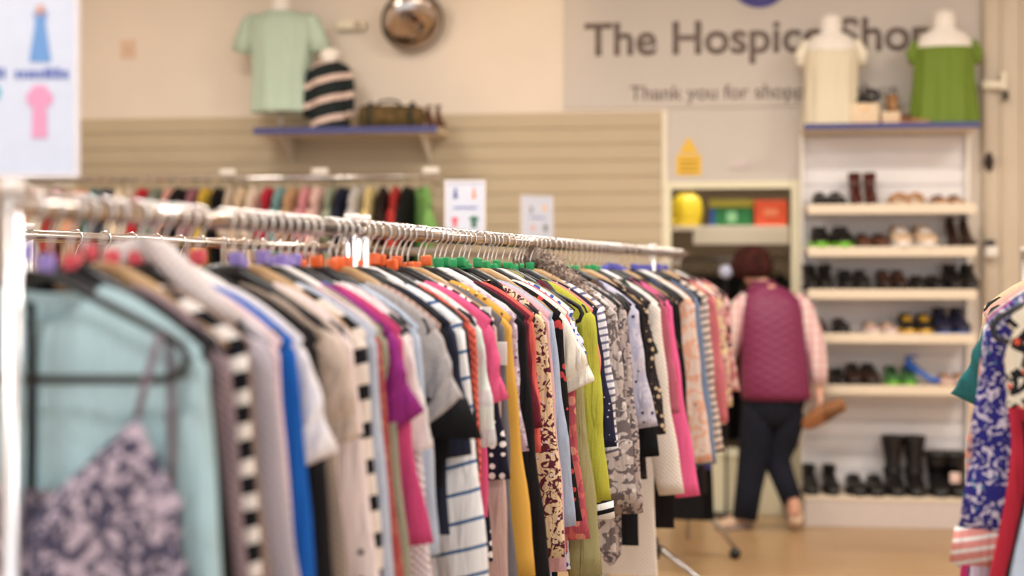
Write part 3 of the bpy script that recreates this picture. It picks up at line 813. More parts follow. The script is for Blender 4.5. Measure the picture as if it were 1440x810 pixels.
# slatted boards
def slats(x0, x1, z0, z1, y, pitch=.1, dep=.014, groove=.007):
    bm = bmesh.new(); box(bm, x0, x1, y - .004, y, z0, z1)
    z = z1
    while z > z0 + .02:
        zb = max(z0, z - pitch + groove)
        box(bm, x0, x1, y - dep, y - .004, zb, z - .001, bev=.002); z -= pitch
    return bm
xs0, xs1 = W(108, 0).x, W(931, 0).x
struct('wall_slat_panel', slats(xs0, xs1, .1, 2.44, WY), M_SLAT)
struct('trim_1', bx(xs0 - .03, xs0, WY - .03, WY, 0, ZC, bev=.004), M_DOORF)
struct('trim_2', bx(xs1, xs1 + .035, WY - .022, WY, 0, 2.44, bev=.003), M_CREAM)
# white panel with the shop sign, and the smaller panel over the doorway
px0, px1 = W(793, 0).x, W(1376, 0).x
struct('wall_sign_panel', bx(px0, px1, WY - .012, WY, 2.46, ZC, bev=.003), M_PANEL)
struct('wall_door_panel', bx(xs1 + .037, W(1128, 0).x, WY - .014, WY, dtop + .02, 2.455, bev=.003), M_PANEL)
# door frame
df = struct('door_1', bx(W(934, 0).x, dl, WY - .03, WY + .12, 0, dtop + .05, bev=.004), M_DOORF)
struct('door_jamb', bx(dr, W(1129, 0).x, WY - .035, WY + .12, 0, dtop + .05, bev=.004), M_DOORF, df)
struct('door_head', bx(dl, dr, WY - .03, WY + .12, dtop, dtop + .045, bev=.004), M_DOORF, df)
# right pilaster of pale cladding
wx0 = W(1380, 0).x
struct('wall_cladding', bx(wx0, XR, WY - .05, WY, 0, ZC), M_POST)
for k, px in enumerate((1382, 1404, 1432)):
    x = W(px, 0).x; struct('trim_%d' % (k + 3), bx(x, x + .018, WY - .066, WY - .05, 0, ZC, bev=.004), M_POST)
struct('baseboard_back', bx(xs0, W(934, 0).x, WY - .03, WY, 0, .1, bev=.003), M_CREAM)

# shopfront at the street side behind the viewer (mullions only; open to daylight)
for k in range(6):
    x = XL + (XR - XL) * k / 5
    struct('window_%d' % (k + 1), bx(x - .05, x + .05, YF - .05, YF + .05, 0, ZC), M_STEEL)

# ------------------------------------------------------------------ lettering
M_LET = solid('grey_brown_lettering', (112, 98, 92), .6)
def text(name, body, pxl, pxr, pybase, mat, Y, off=.0, label=None, cat=None, parent=None, bold=0.0):
    cu = bpy.data.curves.new(name, 'FONT'); cu.body = body; cu.size = 1; cu.extrude = .0; cu.offset = bold
    o = bpy.data.objects.new(name, cu); COL.objects.link(o); bpy.context.view_layer.update()
    w = o.dimensions.x; A, B = W(pxl, pybase, Y), W(pxr, pybase, Y)
    s = (B.x - A.x) / w
    dg = bpy.context.evaluated_depsgraph_get(); me = bpy.data.meshes.new_from_object(o.evaluated_get(dg))
    bpy.data.objects.remove(o)
    b2 = bmesh.new(); b2.from_mesh(me)
    x0 = min(v.co.x for v in b2.verts)
    ret = bmesh.ops.extrude_face_region(b2, geom=list(b2.faces))
    for v in [e for e in ret['geom'] if isinstance(e, bmesh.types.BMVert)]: v.co.z += .02
    for v in b2.verts: v.co = Vector(((v.co.x - x0) * s + A.x, Y - v.co.z * s * .3 - .001, v.co.y * s + A.z))
    b = link(name, b2, mat, parent, False)
    if label: tag(b, label, cat)
    return b
YS = WY - .0125
text('wall_lettering', 'The Hospice Shop', 822, 1313, 78, M_LET, YS, label='large grey brown words The Hospice Shop on the white wall panel', cat='lettering', bold=.018)
text('wall_lettering', 'Thank you for shopping with us', 886, 1262, 141, M_LET, YS, label='small grey words beginning Thank you for shopping on the panel', cat='lettering', bold=.006)
lg = thing('round_logo', 'round violet blue logo disc above the shop name', 'logo')
c0 = W(1068, -31)
def disc(bm, c, r, y0, y1, n=40, sx=1):
    a = [bm.verts.new((c.x + r * sx * math.cos(2 * PI * k / n), y0, c.z + r * math.sin(2 * PI * k / n))) for k in range(n)]
    b = [bm.verts.new((c.x + r * sx * math.cos(2 * PI * k / n), y1, c.z + r * math.sin(2 * PI * k / n))) for k in range(n)]
    ring_faces(bm, [a, b]); return bm
link('disc', disc(bmesh.new(), c0, .183, YS, YS - .008), solid('violet_blue', (52, 44, 130), .5), lg, False)
bm = bmesh.new()
for sg in (-1, 1):
    disc(bm, c0 + Vector((sg * .04, 0, -.02)), .055, YS - .008 - .0005 * (sg + 1), YS - .011)
tube(bm, [c0 + Vector((0, -.03, -.02)), c0 + Vector((0, -.03, -.12))], [.07, .015], 12, flat=(1, .08))
link('white_emblem', bm, M_WHITE, lg, False)
# yellow warning notice
wn = thing('warning_notice', 'yellow notice with triangle on the panel above the doorway', 'notice')
M_YEL = solid('warning_yellow', (232, 186, 44), .5)
a, b = W(951, 247), W(986, 218)
link('text_field', bx(a.x, b.x, YS - .006, YS - .001, a.z, b.z, bev=.001), M_YEL, wn, False)
bm = bmesh.new(); a, b = W(955, 216), W(982, 216); t_ = W(968, 192)
v0 = [bm.verts.new((p.x, YS - .001, p.z)) for p in (a, b, t_)]; v1 = [bm.verts.new((p.x, YS - .006, p.z)) for p in (a, b, t_)]
ring_faces(bm, [v0, v1]); link('triangle', bm, M_YEL, wn, False)
for k in range(3):
    a, b = W(956, 242 - k * 7), W(981, 239.5 - k * 7); link('printed_line', bx(a.x, b.x, YS - .007, YS - .006, a.z, b.z), solid('notice_ink', (150, 112, 30), .6), wn, False)
a, b = W(1027, 238), W(1052, 226)
tag(link('small_plate', bx(a.x, b.x, YS - .008, YS - .001, a.z, b.z, bev=.001), solid('grey_plate', (204, 192, 188), .5)), 'small pale grey plate on the panel above the doorway', 'plate')
a, b = W(170, 82), W(191, 56)
sw = thing('wall_switch_plate', 'pale pinkish blank plate on the cream wall near the left sign', 'plate')
link('plate', bx(a.x, b.x, WY - .012, WY, a.z, b.z, bev=.003), solid('switch_plate', (226, 196, 174), .5), sw, False)
link('rocker', bx(a.x + .025, b.x - .025, WY - .018, WY - .012, a.z + .03, b.z - .03, bev=.003), solid('switch_rocker', (216, 186, 164), .5), sw, False)

# ------------------------------------------------------------------ convex mirror on the wall
cm = thing('convex_mirror', 'round convex security mirror high on the cream wall', 'mirror')
c = W(580, 30, WY - .16)
bm = bmesh.new(); R = .185; rings = []
for k in range(9):
    q = k / 8; rr = R * math.cos(q * PI / 2 * .98) if k < 8 else .002
    rings.append([bm.verts.new((rr * math.cos(2 * PI * j / 36), -.07 * math.sin(q * PI / 2), rr * math.sin(2 * PI * j / 36))) for j in range(36)])
ring_faces(bm, rings)
mo = link('mirror_dome', bm, solid('mirror_silver', (176, 164, 156), .04, 1.0), cm)
bm = bmesh.new(); tube(bm, [(R * math.cos(2 * PI * j / 36), 0, R * math.sin(2 * PI * j / 36)) for j in range(37)], .009, 8)
ri = link('rim', bm, M_BLACKPL, cm)
for o in (mo, ri): o.location = c; o.rotation_euler = (math.radians(26), 0, math.radians(20))
bm = bmesh.new(); tube(bm, [(c.x - .02, WY, c.z + .0), (c.x, c.y + .02, c.z)], .014, 8); cyl(bm, c.x - .02, WY - .012, c.z - .04, c.z + .04, .03); link('bracket', bm, M_WHITE, cm)
sen = thing('motion_sensor', 'small cream sensor box on the wall beside the convex mirror', 'sensor')
a, b = W(472, 42, WY - .06), W(512, 28, WY - .06)
link('housing', bx(a.x, b.x, WY - .07, WY, a.z, b.z, bev=.01), M_CREAM, sen, True)
link('lens', bx(b.x - .06, b.x - .02, WY - .078, WY - .068, a.z + .008, b.z - .01, bev=.003), solid('sensor_lens', (170, 156, 128), .3), sen, True)

# ------------------------------------------------------------------ display shelf on the slatted wall
SFY = WY - .46
a, b = W(357, 183, SFY), W(614, 183, SFY); zs = a.z - .01
sh = thing('display_shelf', 'wall display shelf with blue front edge holding the mint T-shirt', 'shelf')
link('board', bx(a.x, b.x, SFY, WY - .02, zs - .008, zs + .018, bev=.003), M_SHELF, sh, False)
link('edge_strip', bx(a.x - .004, b.x + .004, SFY - .008, SFY, zs - .016, zs + .022, bev=.002), M_BLUE_EDGE, sh, False)
for x in (a.x + .12, b.x - .12):
    bm = bmesh.new(); vs = [(x, WY - .02, zs - .008), (x, SFY + .1, zs - .008), (x, WY - .02, zs - .16)]
    A_ = [bm.verts.new((p[0] - .004, p[1], p[2])) for p in vs]; B_ = [bm.verts.new((p[0] + .004, p[1], p[2])) for p in vs]
    ring_faces(bm, [A_, B_]); link('bracket', bm, M_WHITE, sh, False)
ZSH = zs + .018

def bust(loc, label, mat, h=.62, sw=.2, neck=True, base=.12, rz=0):
    """half-body display form on a pole"""
    t = thing('display_bust', label, 'mannequin', loc, rz)
    bm = bmesh.new()
    S = [(0, 0, base, sw * .78, .10), (0, 0, base + .03, sw * .82, .11), (0, 0, base + .14 * h / .6, sw * .74, .095), (0, 0, base + .26 * h / .6, sw * .80, .10), (0, 0, base + .38 * h / .6, sw * .92, .115),
         (0, 0, base + .46 * h / .6, sw * .95, .095), (0, 0, base + .51 * h / .6, sw * .72, .07), (0, 0, base + .535 * h / .6, sw * .36, .055), (0, 0, base + .565 * h / .6, .066, .06), (0, 0, base + .6 * h / .6, .062, .058), (0, 0, base + .625 * h / .6, .056, .052), (0, 0, base + .64 * h / .6, .03, .03)]
    link('torso', loft(bm, S, 28), mat, t)
    bm = bmesh.new(); cyl(bm, 0, 0, .012, base + .01, .009); link('pole', bm, M_STEEL, t)
    bm = bmesh.new(); cyl(bm, 0, 0, 0, .012, .1, 28, .09); link('base_plate', bm, M_STEEL, t)
    return t

def shell(secs, n=36, fold=.006, ph=0, k=9, hemopen=True):
    """worn cloth: loft with folds growing towards the hem"""
    def fn(v, a, q):
        d = fold * (1 - q) * math.sin(a * k + ph)
        return Vector((v.x + d * math.cos(a), v.y + d * math.sin(a), v.z))
    return loft(bmesh.new(), secs, n, cap=False, fn=fn)

# mint T-shirt form
cx = (W(362, 0, SFY + .2).x + W(428, 0, SFY + .2).x) / 2
pm = Vector((cx, SFY + .2, ZSH))
bust(pm, 'white bust form wearing the mint green T-shirt', M_WHITE, h=.66, sw=.2, base=.13)
MINT = plain((184, 208, 188), .8)
mt = thing('mint_t_shirt', 'mint green T-shirt on a bust form on the left display shelf', 'T-shirt', pm)
link('body', shell([(0, 0, .12, .185, .125), (0, 0, .2, .18, .12), (0, 0, .35, .175, .115), (0, 0, .5, .19, .125), (0, 0, .62, .205, .13), (0, 0, .68, .2, .105), (0, 0, .715, .15, .082), (0, 0, .735, .095, .066)], fold=.012), MINT, mt)
for sg in (-1, 1):
    bm = bmesh.new(); tube(bm, [(sg * .15, 0, .70), (sg * .19, 0, .66), (sg * .225, 0, .58), (sg * .25, 0, .49)], [.045, .062, .06, .064], 14, flat=(1, .8)); link('sleeve', bm, MINT, mt)

# striped child's jumper on a small form
px_ = W(464, 0, SFY + .18).x; ps = Vector((px_, SFY + .18, ZSH))
bust(ps, 'small white bust form wearing the striped jumper', M_WHITE, h=.43, sw=.098, base=.04)
STJ = stripes((34, 42, 44), (224, 196, 184), .12, .3, 2, 0)
sj = thing('striped_jumper', 'dusty pink and dark green striped jumper on the left display shelf', 'jumper', ps)
link('body', shell([(0, 0, .01, .115, .125), (0, 0, .1, .112, .125), (0, 0, .2, .115, .125), (0, 0, .3, .122, .13), (0, 0, .35, .12, .122), (0, 0, .39, .1, .1), (0, 0, .415, .075, .08)], fold=.005), STJ, sj)
for sg in (-1, 1):
    bm = bmesh.new(); tube(bm, [(sg * .08, 0, .385), (sg * .11, -.01, .34), (sg * .125, -.02, .26), (sg * .13, -.03, .16), (sg * .128, -.04, .08)], [.03, .036, .034, .03, .028], 12); link('sleeve', bm, STJ, sj)

# camouflage duffel bag lying on the shelf
A_, B_ = W(505, 0, SFY + .14), W(598, 0, SFY + .14)
cb = thing('duffel_bag', 'dark green and brown duffel bag lying on the left display shelf', 'bag', (A_.x, SFY + .14, ZSH))
ln = B_.x - A_.x
bm = bmesh.new()
secs = [(0, .03), (.01, .066), (.06, .078), (ln * .3, .074), (ln * .6, .072), (ln - .06, .066), (ln - .01, .055), (ln, .03)]
rings = [[bm.verts.new((x, r_ * 1.1 * math.cos(2 * PI * k / 20), .08 * .96 + r_ * math.sin(2 * PI * k / 20) - (.08 - .078) )) for k in range(20)] for x, r_ in secs]
ring_faces(bm, rings); link('bag_body', bm, floral((110, 84, 48), (86, 70, 38), (52, 46, 30), 16, .5, .2), cb)
for x in (.075, ln - .075):
    bm = bmesh.new(); tube(bm, [(x, .082 * math.cos(2 * PI * k / 20), .078 + .078 * math.sin(2 * PI * k / 20)) for k in range(21)], .012, 8); link('strap', bm, solid('dark_green_webbing', (26, 40, 30), .7), cb)
bm = bmesh.new(); tube(bm, [(ln * .3, -.06, .13), (ln * .35, -.05, .165), (ln * .5, -.04, .172), (ln * .62, -.05, .16), (ln * .67, -.06, .125)], .008, 8); link('handle', bm, M_BLACKPL, cb)

# ------------------------------------------------------------------ shoes
def shoe_mesh(kind, width=.082, length=.25):
    """toe towards -y. returns list of (part, bmesh)"""
    hl = .0
    out = []
    w = width / 2
    def up(secs, n=16):
        bm = bmesh.new(); rings = []
        for (y, hw_, z0, z1) in secs:
            r = []
            for k in range(n):
                a = 2 * PI * k / n; c, s = math.cos(a), math.sin(a)
                x = hw_ * math.copysign(abs(c) ** .7, c); z = (z0 + z1) / 2 + (z1 - z0) / 2 * math.copysign(abs(s) ** .75, s)
                r.append(bm.verts.new((x, y, z)))
            rings.append(r)
        ring_faces(bm, rings); return bm
    Lh = length / 2
    def sole(z0, z1, ext=1.06, back=1.0):
        bm = bmesh.new(); a, b = [], []
        for k in range(28):
            an = 2 * PI * k / 28; yy = math.sin(an) * Lh * 1.03; xx = math.cos(an) * w * ext
            q = (yy + Lh) / (2 * Lh); xx *= (.86 + .22 * math.sin((1 - q) * PI * .9))
            if kind == 'heel' and z0 > 0: pass
            a.append(bm.verts.new((xx, yy, z0))); b.append(bm.verts.new((xx, yy, z1)))
        ring_faces(bm, [a, b]); return bm
    if kind in ('flat', 'loafer'):
        h = .03 if kind == 'flat' else .05
        out.append(('upper', up([(Lh, w * .5, .012, h + .01), (Lh * .85, w * .8, .01, h + .022), (Lh * .2, w * .78, .01, h), (-Lh * .2, w * .92, .01, h + .008), (-Lh * .6, w * .95, .01, h - .004), (-Lh * .88, w * .7, .01, h * .75), (-Lh, w * .35, .01, .022)])))
        out.append(('sole', sole(0, .012)))
        bm = bmesh.new(); loft(bm, [(0, Lh * .42, h + .004, w * .55, Lh * .42), (0, Lh * .42, h + .0235, w * .56, Lh * .44)], 18); out.append(('opening', bm))
    elif kind in ('sneaker', 'shoe'):
        out.append(('upper', up([(Lh, w * .5, .02, .075), (Lh * .85, w * .82, .02, .095), (Lh * .4, w * .85, .02, .088), (0, w * .9, .02, .08), (-Lh * .4, w, .02, .06), (-Lh * .75, w * .92, .02, .046), (-Lh * .95, w * .6, .02, .035)])))
        out.append(('sole', sole(0, .026, 1.1)))
        bm = bmesh.new(); tube(bm, [(w * .6 * math.cos(2 * PI * k / 16), Lh * .6 + Lh * .32 * math.sin(2 * PI * k / 16), .093) for k in range(17)], .007, 6); out.append(('ankle_collar', bm))
        bm = bmesh.new()
        for k in range(4): tube(bm, [(-w * .5, Lh * .15 - k * .022, .086 - k * .006), (w * .5, Lh * .15 - k * .022, .086 - k * .006)], .003, 6)
        out.append(('laces', bm))
    elif kind in ('ankle', 'boot', 'tallboot', 'furboot'):
        H = {'ankle': .13, 'boot': .19, 'tallboot': .285, 'furboot': .2}[kind]
        sw_ = {'ankle': .036, 'boot': .04, 'tallboot': .062, 'furboot': .058}[kind]
        out.append(('foot', up([(Lh, w * .5, .03, .08), (Lh * .8, w * .85, .03, .1), (Lh * .2, w * .85, .025, .1), (-Lh * .2, w * .92, .02, .075), (-Lh * .6, w, .015, .055), (-Lh * .9, w * .7, .012, .04), (-Lh, w * .3, .012, .025)])))
        bm = bmesh.new(); loft(bm, [(0, Lh * .52, .06, w * .8, Lh * .46), (0, Lh * .55, .11, sw_ * .82, .05), (0, Lh * .55, H * .5, sw_ * (.6 if kind == 'tallboot' else .85), .05), (0, Lh * .55, H * .75, sw_ * (.8 if kind == 'tallboot' else .92), .056), (0, Lh * .52, H - .01, sw_, .062), (0, Lh * .52, H, sw_ * 1.02, .064), (0, Lh * .52, H - .02, sw_ * .9, .055)], 20)
        out.append(('shaft', bm))
        bm = sole(0, .014, 1.08); box(bm, -w * .7, w * .7, Lh * .4, Lh * 1.0, 0, .03, bev=.003); out.append(('sole', bm))
        if kind == 'furboot':
            bm = bmesh.new(); tube(bm, [(sw_ * math.cos(2 * PI * k / 20), Lh * .52 + .064 * math.sin(2 * PI * k / 20), H - .005) for k in range(21)], [.014 + .004 * (k % 2) for k in range(21)], 7); out.append(('fur_trim', bm))
    elif kind == 'heel':
        out.append(('upper', up([(Lh * .85, w * .5, .075, .13), (Lh * .7, w * .62, .07, .135), (Lh * .2, w * .6, .045, .075), (-Lh * .2, w * .8, .012, .04), (-Lh * .6, w * .85, .008, .035), (-Lh * .95, w * .3, .008, .02)])))
        bm = bmesh.new(); loft(bm, [(0, Lh * .78, 0, .008, .008), (0, Lh * .74, .05, .012, .013), (0, Lh * .7, .08, w * .5, .03)], 12); out.append(('heel', bm))
        bm = bmesh.new(); tube(bm, [(w * .6 * math.cos(2 * PI * k / 16), Lh * .6 + .03 * math.sin(2 * PI * k / 16), .14) for k in range(17)], .005, 6); out.append(('ankle_strap', bm))
    elif kind == 'heelboot':
        out.append(('foot', up([(Lh * .8, w * .55, .07, .12), (Lh * .3, w * .75, .045, .11), (-Lh * .2, w * .85, .014, .065), (-Lh * .6, w * .85, .01, .045), (-Lh * .95, w * .3, .008, .025)])))
        bm = bmesh.new(); loft(bm, [(0, Lh * .5, .06, w * .7, .05), (0, Lh * .55, .11, .03, .04), (0, Lh * .56, .165, .034, .044), (0, Lh * .56, .16, .028, .038)], 16); out.append(('shaft', bm))
        bm = bmesh.new(); loft(bm, [(0, Lh * .72, 0, .014, .014), (0, Lh * .66, .07, .026, .026)], 12); out.append(('heel', bm))
    elif kind == 'sandal':
        out.append(('footbed', sole(0, .024)))
        for y in (-.55, -.3, .25):
            bm = bmesh.new(); tube(bm, [(-w * .95, Lh * y, .015), (-w * .6, Lh * y, .045), (0, Lh * y, .056), (w * .6, Lh * y, .045), (w * .95, Lh * y, .015)], .009, 8, flat=(1.4, .5))
            out.append(('strap', bm))
    return out
SM = {}
def shoe(kind, mats, loc, rz, label, name, group=None, width=.082, length=.25, extra=None, cat='shoe', sz=1.0):
    """mats: dict part->material, '' default"""
    r = thing(name, label, cat, loc, rz, group)
    for pn, bm in shoe_mesh(kind, width, length):
        link(pn, bm, mats.get(pn, mats['']), r)
    r.scale = (sz * 1.1, sz * 1.1, sz * 1.15)
    return r
def sm(n, c, rough=.4): return solid('shoe_' + n, c, rough)
K = sm('black', (20, 18, 20)); KB = sm('dark_brown', (48, 30, 24)); BR = sm('brown', (92, 52, 36)); OX = sm('oxblood', (76, 26, 22), .3); TN = sm('tan', (176, 128, 84)); BG = sm('beige', (214, 186, 156)); SO = sm('dark_sole', (30, 26, 24), .7)
GRN = sm('lime', (120, 196, 40)); WHS = sm('white', (232, 226, 220)); PKS = sm('pale_pink', (226, 196, 186)); YLS = sm('yellow', (226, 176, 50)); BLS = sm('blue', (40, 96, 190)); NVS = sm('navy', (30, 34, 60)); GRE = sm('forest', (60, 110, 60))

# shelving unit
UF = 8.33
ux0, ux1 = W(1131, 0, UF).x, W(1378, 0, UF).x
un = thing('shoe_shelving_unit', 'white slatted shoe shelving unit with cream shelves and blue top edge', 'shelving unit')
link('back_panel', slats(ux0, ux1, .14, 2.27, WY - .035, .1, .018, .01), M_SLATW, un, False)
ztop = W(1250, 174, UF).z
link('top_board', bx(ux0, ux1, UF, WY - .04, ztop - .03, ztop, bev=.003), M_SHELF, un, False)
link('edge_strip', bx(ux0 - .003, ux1 + .003, UF - .008, UF, ztop - .028, ztop + .006, bev=.002), M_BLUE_EDGE, un, False)
for x in (ux0 - .0, ux1 - .02):
    link('side_upright', bx(x, x + .02, WY - .11, WY - .03, 0, ztop - .03, bev=.003), M_WHITE, un, False)
zsh = []
for (yt, yb) in ((288, 302), (348, 362), (406, 424), (468, 486), (542, 558)):
    z1, z0 = W(1250, yt, UF).z, W(1250, yb, UF).z; zt = (z0 + z1) / 2 + .028; zsh.append(zt)
    s_ = link('shelf', bx(ux0 + .02, ux1 - .02, UF, WY - .05, zt - .022, zt, bev=.002), M_SHELF, un, False)
    link('ticket_strip', bx(ux0 + .02, ux1 - .02, UF - .006, UF, zt - .05, zt + .006, bev=.002), M_SHELF, s_, False)
zb = W(1250, 704, UF).z
link('plinth', bx(ux0, ux1, UF - .02, WY - .05, 0, zb, bev=.004), M_SLATP, un, False)
link('base_ledge', bx(ux0, ux1, UF - .026, WY - .05, zb, zb + .02, bev=.003), M_SHELF, un, False)
zsh.append(zb + .02)
YSH = UF + .145
def place(row, px, kind, mats, label, name, rz=0, width=.082, length=.25, cat='shoe', sz=1.0, dy=0):
    p = W(px, 0, YSH + dy)
    shoe(kind, mats, (p.x, YSH + dy, zsh[row]), rz + rnd.uniform(-.05, .05), label, name, width=width, length=length, cat=cat, sz=sz)
def pair(row, pa, pb, kind, mats, desc, name, **k):
    place(row, pa, kind, mats, desc + ', left of its pair', name, **k); place(row, pb, kind, mats, desc + ', right of its pair', name, **k)
D = dict
pair(0, 1153, 1176, 'loafer', {'': K, 'sole': SO}, 'black slip-on shoe on the top shelf', 'loafer', width=.088)
pair(0, 1203, 1224, 'heelboot', {'': OX, 'heel': K}, 'oxblood heeled ankle boot on the top shelf', 'heeled_boot', width=.07, cat='boot', sz=1.05)
pair(0, 1262, 1285, 'sandal', {'': BG, 'strap': TN}, 'beige strappy sandal on the top shelf', 'sandal', width=.088)
pair(0, 1321, 1343, 'flat', {'': TN, 'opening': BR, 'sole': BG}, 'tan flat shoe on the top shelf', 'flat_shoe', width=.088)
pair(1, 1153, 1184, 'sneaker', {'': K, 'sole': GRN, 'laces': K}, 'black trainer with lime green sole on the second shelf', 'trainer', width=.1, sz=1.1)
pair(1, 1214, 1237, 'loafer', {'': BR, 'sole': SO, 'opening': KB}, 'brown loafer on the second shelf', 'loafer', width=.09)
pair(1, 1266, 1300, 'sneaker', {'': BG, 'sole': WHS, 'laces': WHS}, 'beige and white trainer on the second shelf', 'trainer', width=.1, sz=1.15)
pair(1, 1340, 1360, 'heel', {'': KB}, 'dark brown strappy heel on the second shelf', 'heeled_sandal', width=.075, cat='shoe', sz=1.1)
pair(2, 1139, 1160, 'ankle', {'': K, 'sole': SO}, 'black ankle boot at the left of the third shelf', 'ankle_boot', width=.075, cat='boot')
pair(2, 1190, 1211, 'shoe', {'': K, 'sole': SO, 'laces': K}, 'plain black lace-up shoe on the third shelf', 'lace_up_shoe', width=.082)
pair(2, 1243, 1264, 'shoe', {'': KB, 'sole': SO, 'laces': BR}, 'dark brown lace-up shoe on the third shelf', 'lace_up_shoe', width=.075)
pair(2, 1291, 1314, 'loafer', {'': K, 'sole': SO, 'opening': KB}, 'black round-toed loafer on the third shelf', 'loafer', width=.088)
pair(2, 1339, 1362, 'ankle', {'': K, 'sole': K}, 'chunky black ankle boot at the right of the third shelf', 'ankle_boot', width=.092, cat='boot')
pair(3, 1150, 1182, 'loafer', {'': K, 'opening': KB, 'sole': SO}, 'black and brown loafer on the fourth shelf beside the woman', 'loafer', width=.09)
pair(3, 1225, 1249, 'flat', {'': PKS, 'sole': WHS, 'opening': BG}, 'pale pink flat shoe on the fourth shelf', 'flat_shoe', width=.09)
pair(3, 1275, 1299, 'sneaker', {'': K, 'sole': YLS, 'laces': YLS}, 'black trainer with yellow sole on the fourth shelf', 'trainer', width=.088)
pair(3, 1324, 1349, 'ankle', {'': NVS, 'sole': BLS}, 'navy ankle boot with blue sole on the fourth shelf', 'ankle_boot', width=.09, cat='boot')
pair(4, 1166, 1180, 'loafer', {'': K, 'sole': SO}, 'black loafer at the left of the fifth shelf', 'loafer', width=.07)
pair(4, 1200, 1223, 'shoe', {'': KB, 'sole': SO, 'laces': K}, 'dark brown walking shoe on the fifth shelf', 'walking_shoe', width=.09)
pair(4, 1254, 1277, 'sneaker', {'': GRE, 'sole': GRN, 'laces': K}, 'green and lime trainer on the fifth shelf', 'trainer', width=.085, sz=.9)
place(4, 1302, 'heel', {'': BLS}, 'single bright blue heeled shoe on the fifth shelf', 'heeled_shoe', rz=1.2, width=.08)
pair(4, 1330, 1352, 'flat', {'': PKS, 'sole': TN, 'opening': TN}, 'pale pink and tan flat shoe on the fifth shelf', 'flat_shoe', width=.088)
pair(5, 1139, 1168, 'ankle', {'': K, 'sole': SO}, 'short black ankle boot on the bottom ledge by the door frame', 'ankle_boot', width=.078, cat='boot')
pair(5, 1204, 1231, 'loafer', {'': K, 'sole': SO}, 'low black shoe on the bottom ledge beside the tall boots', 'loafer', width=.09, sz=1.15)
pair(5, 1258, 1287, 'tallboot', {'': K, 'sole': K}, 'tall black boot on the bottom ledge', 'tall_boot', width=.095, cat='boot')
pair(5, 1320, 1346, 'furboot', {'': K, 'fur_trim': K, 'sole': K}, 'fur-trimmed black boot on the bottom ledge', 'fur_boot', width=.105, cat='boot')
tg = W(1343, 672, YSH - .09); tag(link('price_tag', bx(tg.x - .028, tg.x + .028, YSH - .095, YSH - .09, tg.z - .03, tg.z + .03, bev=.002), PKS), 'pink price tag hanging on a fur-trimmed black boot', 'tag')
# small brown shoes at the end of the left display shelf
for k, (px, kd) in enumerate(((607, 'heel'), (620, 'heel'))):
    p = W(px, 0, SFY + .17); shoe(kd, {'': BR}, (p.x, SFY + .17, ZSH), .5, ('brown heeled shoe beside the duffel bag', 'brown heeled shoe at the right end of the left display shelf')[k] , 'heeled_shoe', width=.05, length=.17, sz=.9)

# ------------------------------------------------------------------ items on top of the unit
YT = UF + .16
def topx(px): return W(px, 0, YT).x
pw = Vector((topx(1169), YT, ztop))
bust(pw, 'white bust form wearing the cream vest', M_WHITE, h=.6, sw=.155, base=.02)
CRM = plain((226, 214, 186), .6)
cv = thing('cream_vest', 'cream sleeveless blouse on a bust form above the shoe shelves', 'vest', pw)
link('body', shell([(0, 0, .0, .165, .12), (0, 0, .12, .155, .115), (0, 0, .26, .15, .11), (0, 0, .38, .158, .125), (0, 0, .42, .158, .115), (0, 0, .45, .15, .1)], fold=.014, k=11), CRM, cv)
for sg in (-1, 1):
    bm = bmesh.new(); tube(bm, [(sg * .1, 0, .5), (sg * .145, 0, .485), (sg * .175, 0, .43), (sg * .17, -.01, .36)], [.02, .034, .036, .024], 12, flat=(1, .8)); link('frill', bm, plain((236, 228, 206), .6), cv)
pg = Vector((topx(1328), YT, ztop))
bust(pg, 'white bust form wearing the lime green blouse', M_WHITE, h=.61, sw=.165, base=.02)
LG = plain((110, 138, 40), .6)
gb = thing('green_blouse', 'lime green sleeveless blouse on a bust form above the shoe shelves', 'blouse', pg)
link('body', shell([(0, 0, .005, .2, .13), (0, 0, .12, .19, .125), (0, 0, .26, .175, .12), (0, 0, .38, .172, .125), (0, 0, .42, .168, .115), (0, 0, .45, .158, .105)], fold=.016, k=10), LG, gb)
for sg in (-1, 1):
    bm = bmesh.new(); tube(bm, [(sg * .12, 0, .48), (sg * .155, 0, .475), (sg * .185, 0, .42), (sg * .175, -.01, .36)], [.016, .034, .036, .024], 12, flat=(1, .8)); link('frill', bm, LG, gb)
# cream handbag with black bow piece
hb = thing('cream_handbag', 'cream boxy handbag on top of the shoe shelves', 'handbag', (topx(1213), YT - .03, ztop))
link('bag_body', bx(-.085, .085, -.06, .06, 0, .13, bev=.012), solid('cream_leather', (224, 200, 168), .5), hb)
link('clasp', bx(-.015, .015, -.066, -.06, .085, .105, bev=.002), solid('brass', (214, 170, 120), .25, 1.0), hb)
fs = thing('black_fascinator', 'black bow fascinator resting on the cream handbag', 'hat', (topx(1213), YT - .03, ztop + .13))
bm = bmesh.new(); loft(bm, [(0, 0, 0, .05, .045), (0, 0, .025, .055, .05), (0, 0, .045, .03, .03)], 20); link('cap', bm, K, fs)
for sg in (-1, 1):
    bm = bmesh.new(); tube(bm, [(0, 0, .04), (sg * .03, 0, .075), (sg * .07, 0, .07), (sg * .085, 0, .03), (sg * .06, 0, .02), (0, 0, .035)], [.008, .016, .02, .02, .016, .008], 10); link('bow_loop', bm, K, fs)
bxs = thing('shoe_box', 'small beige open box on top of the shoe shelves', 'box', (topx(1250), YT - .04, ztop))
bm = bmesh.new(); box(bm, -.05, .05, -.05, .05, 0, .07, bev=.003); link('box_body', bm, BG, bxs)
link('lid', bx(-.053, .053, -.053, .053, .055, .075, bev=.002), solid('box_lid', (230, 208, 178), .6), bxs)
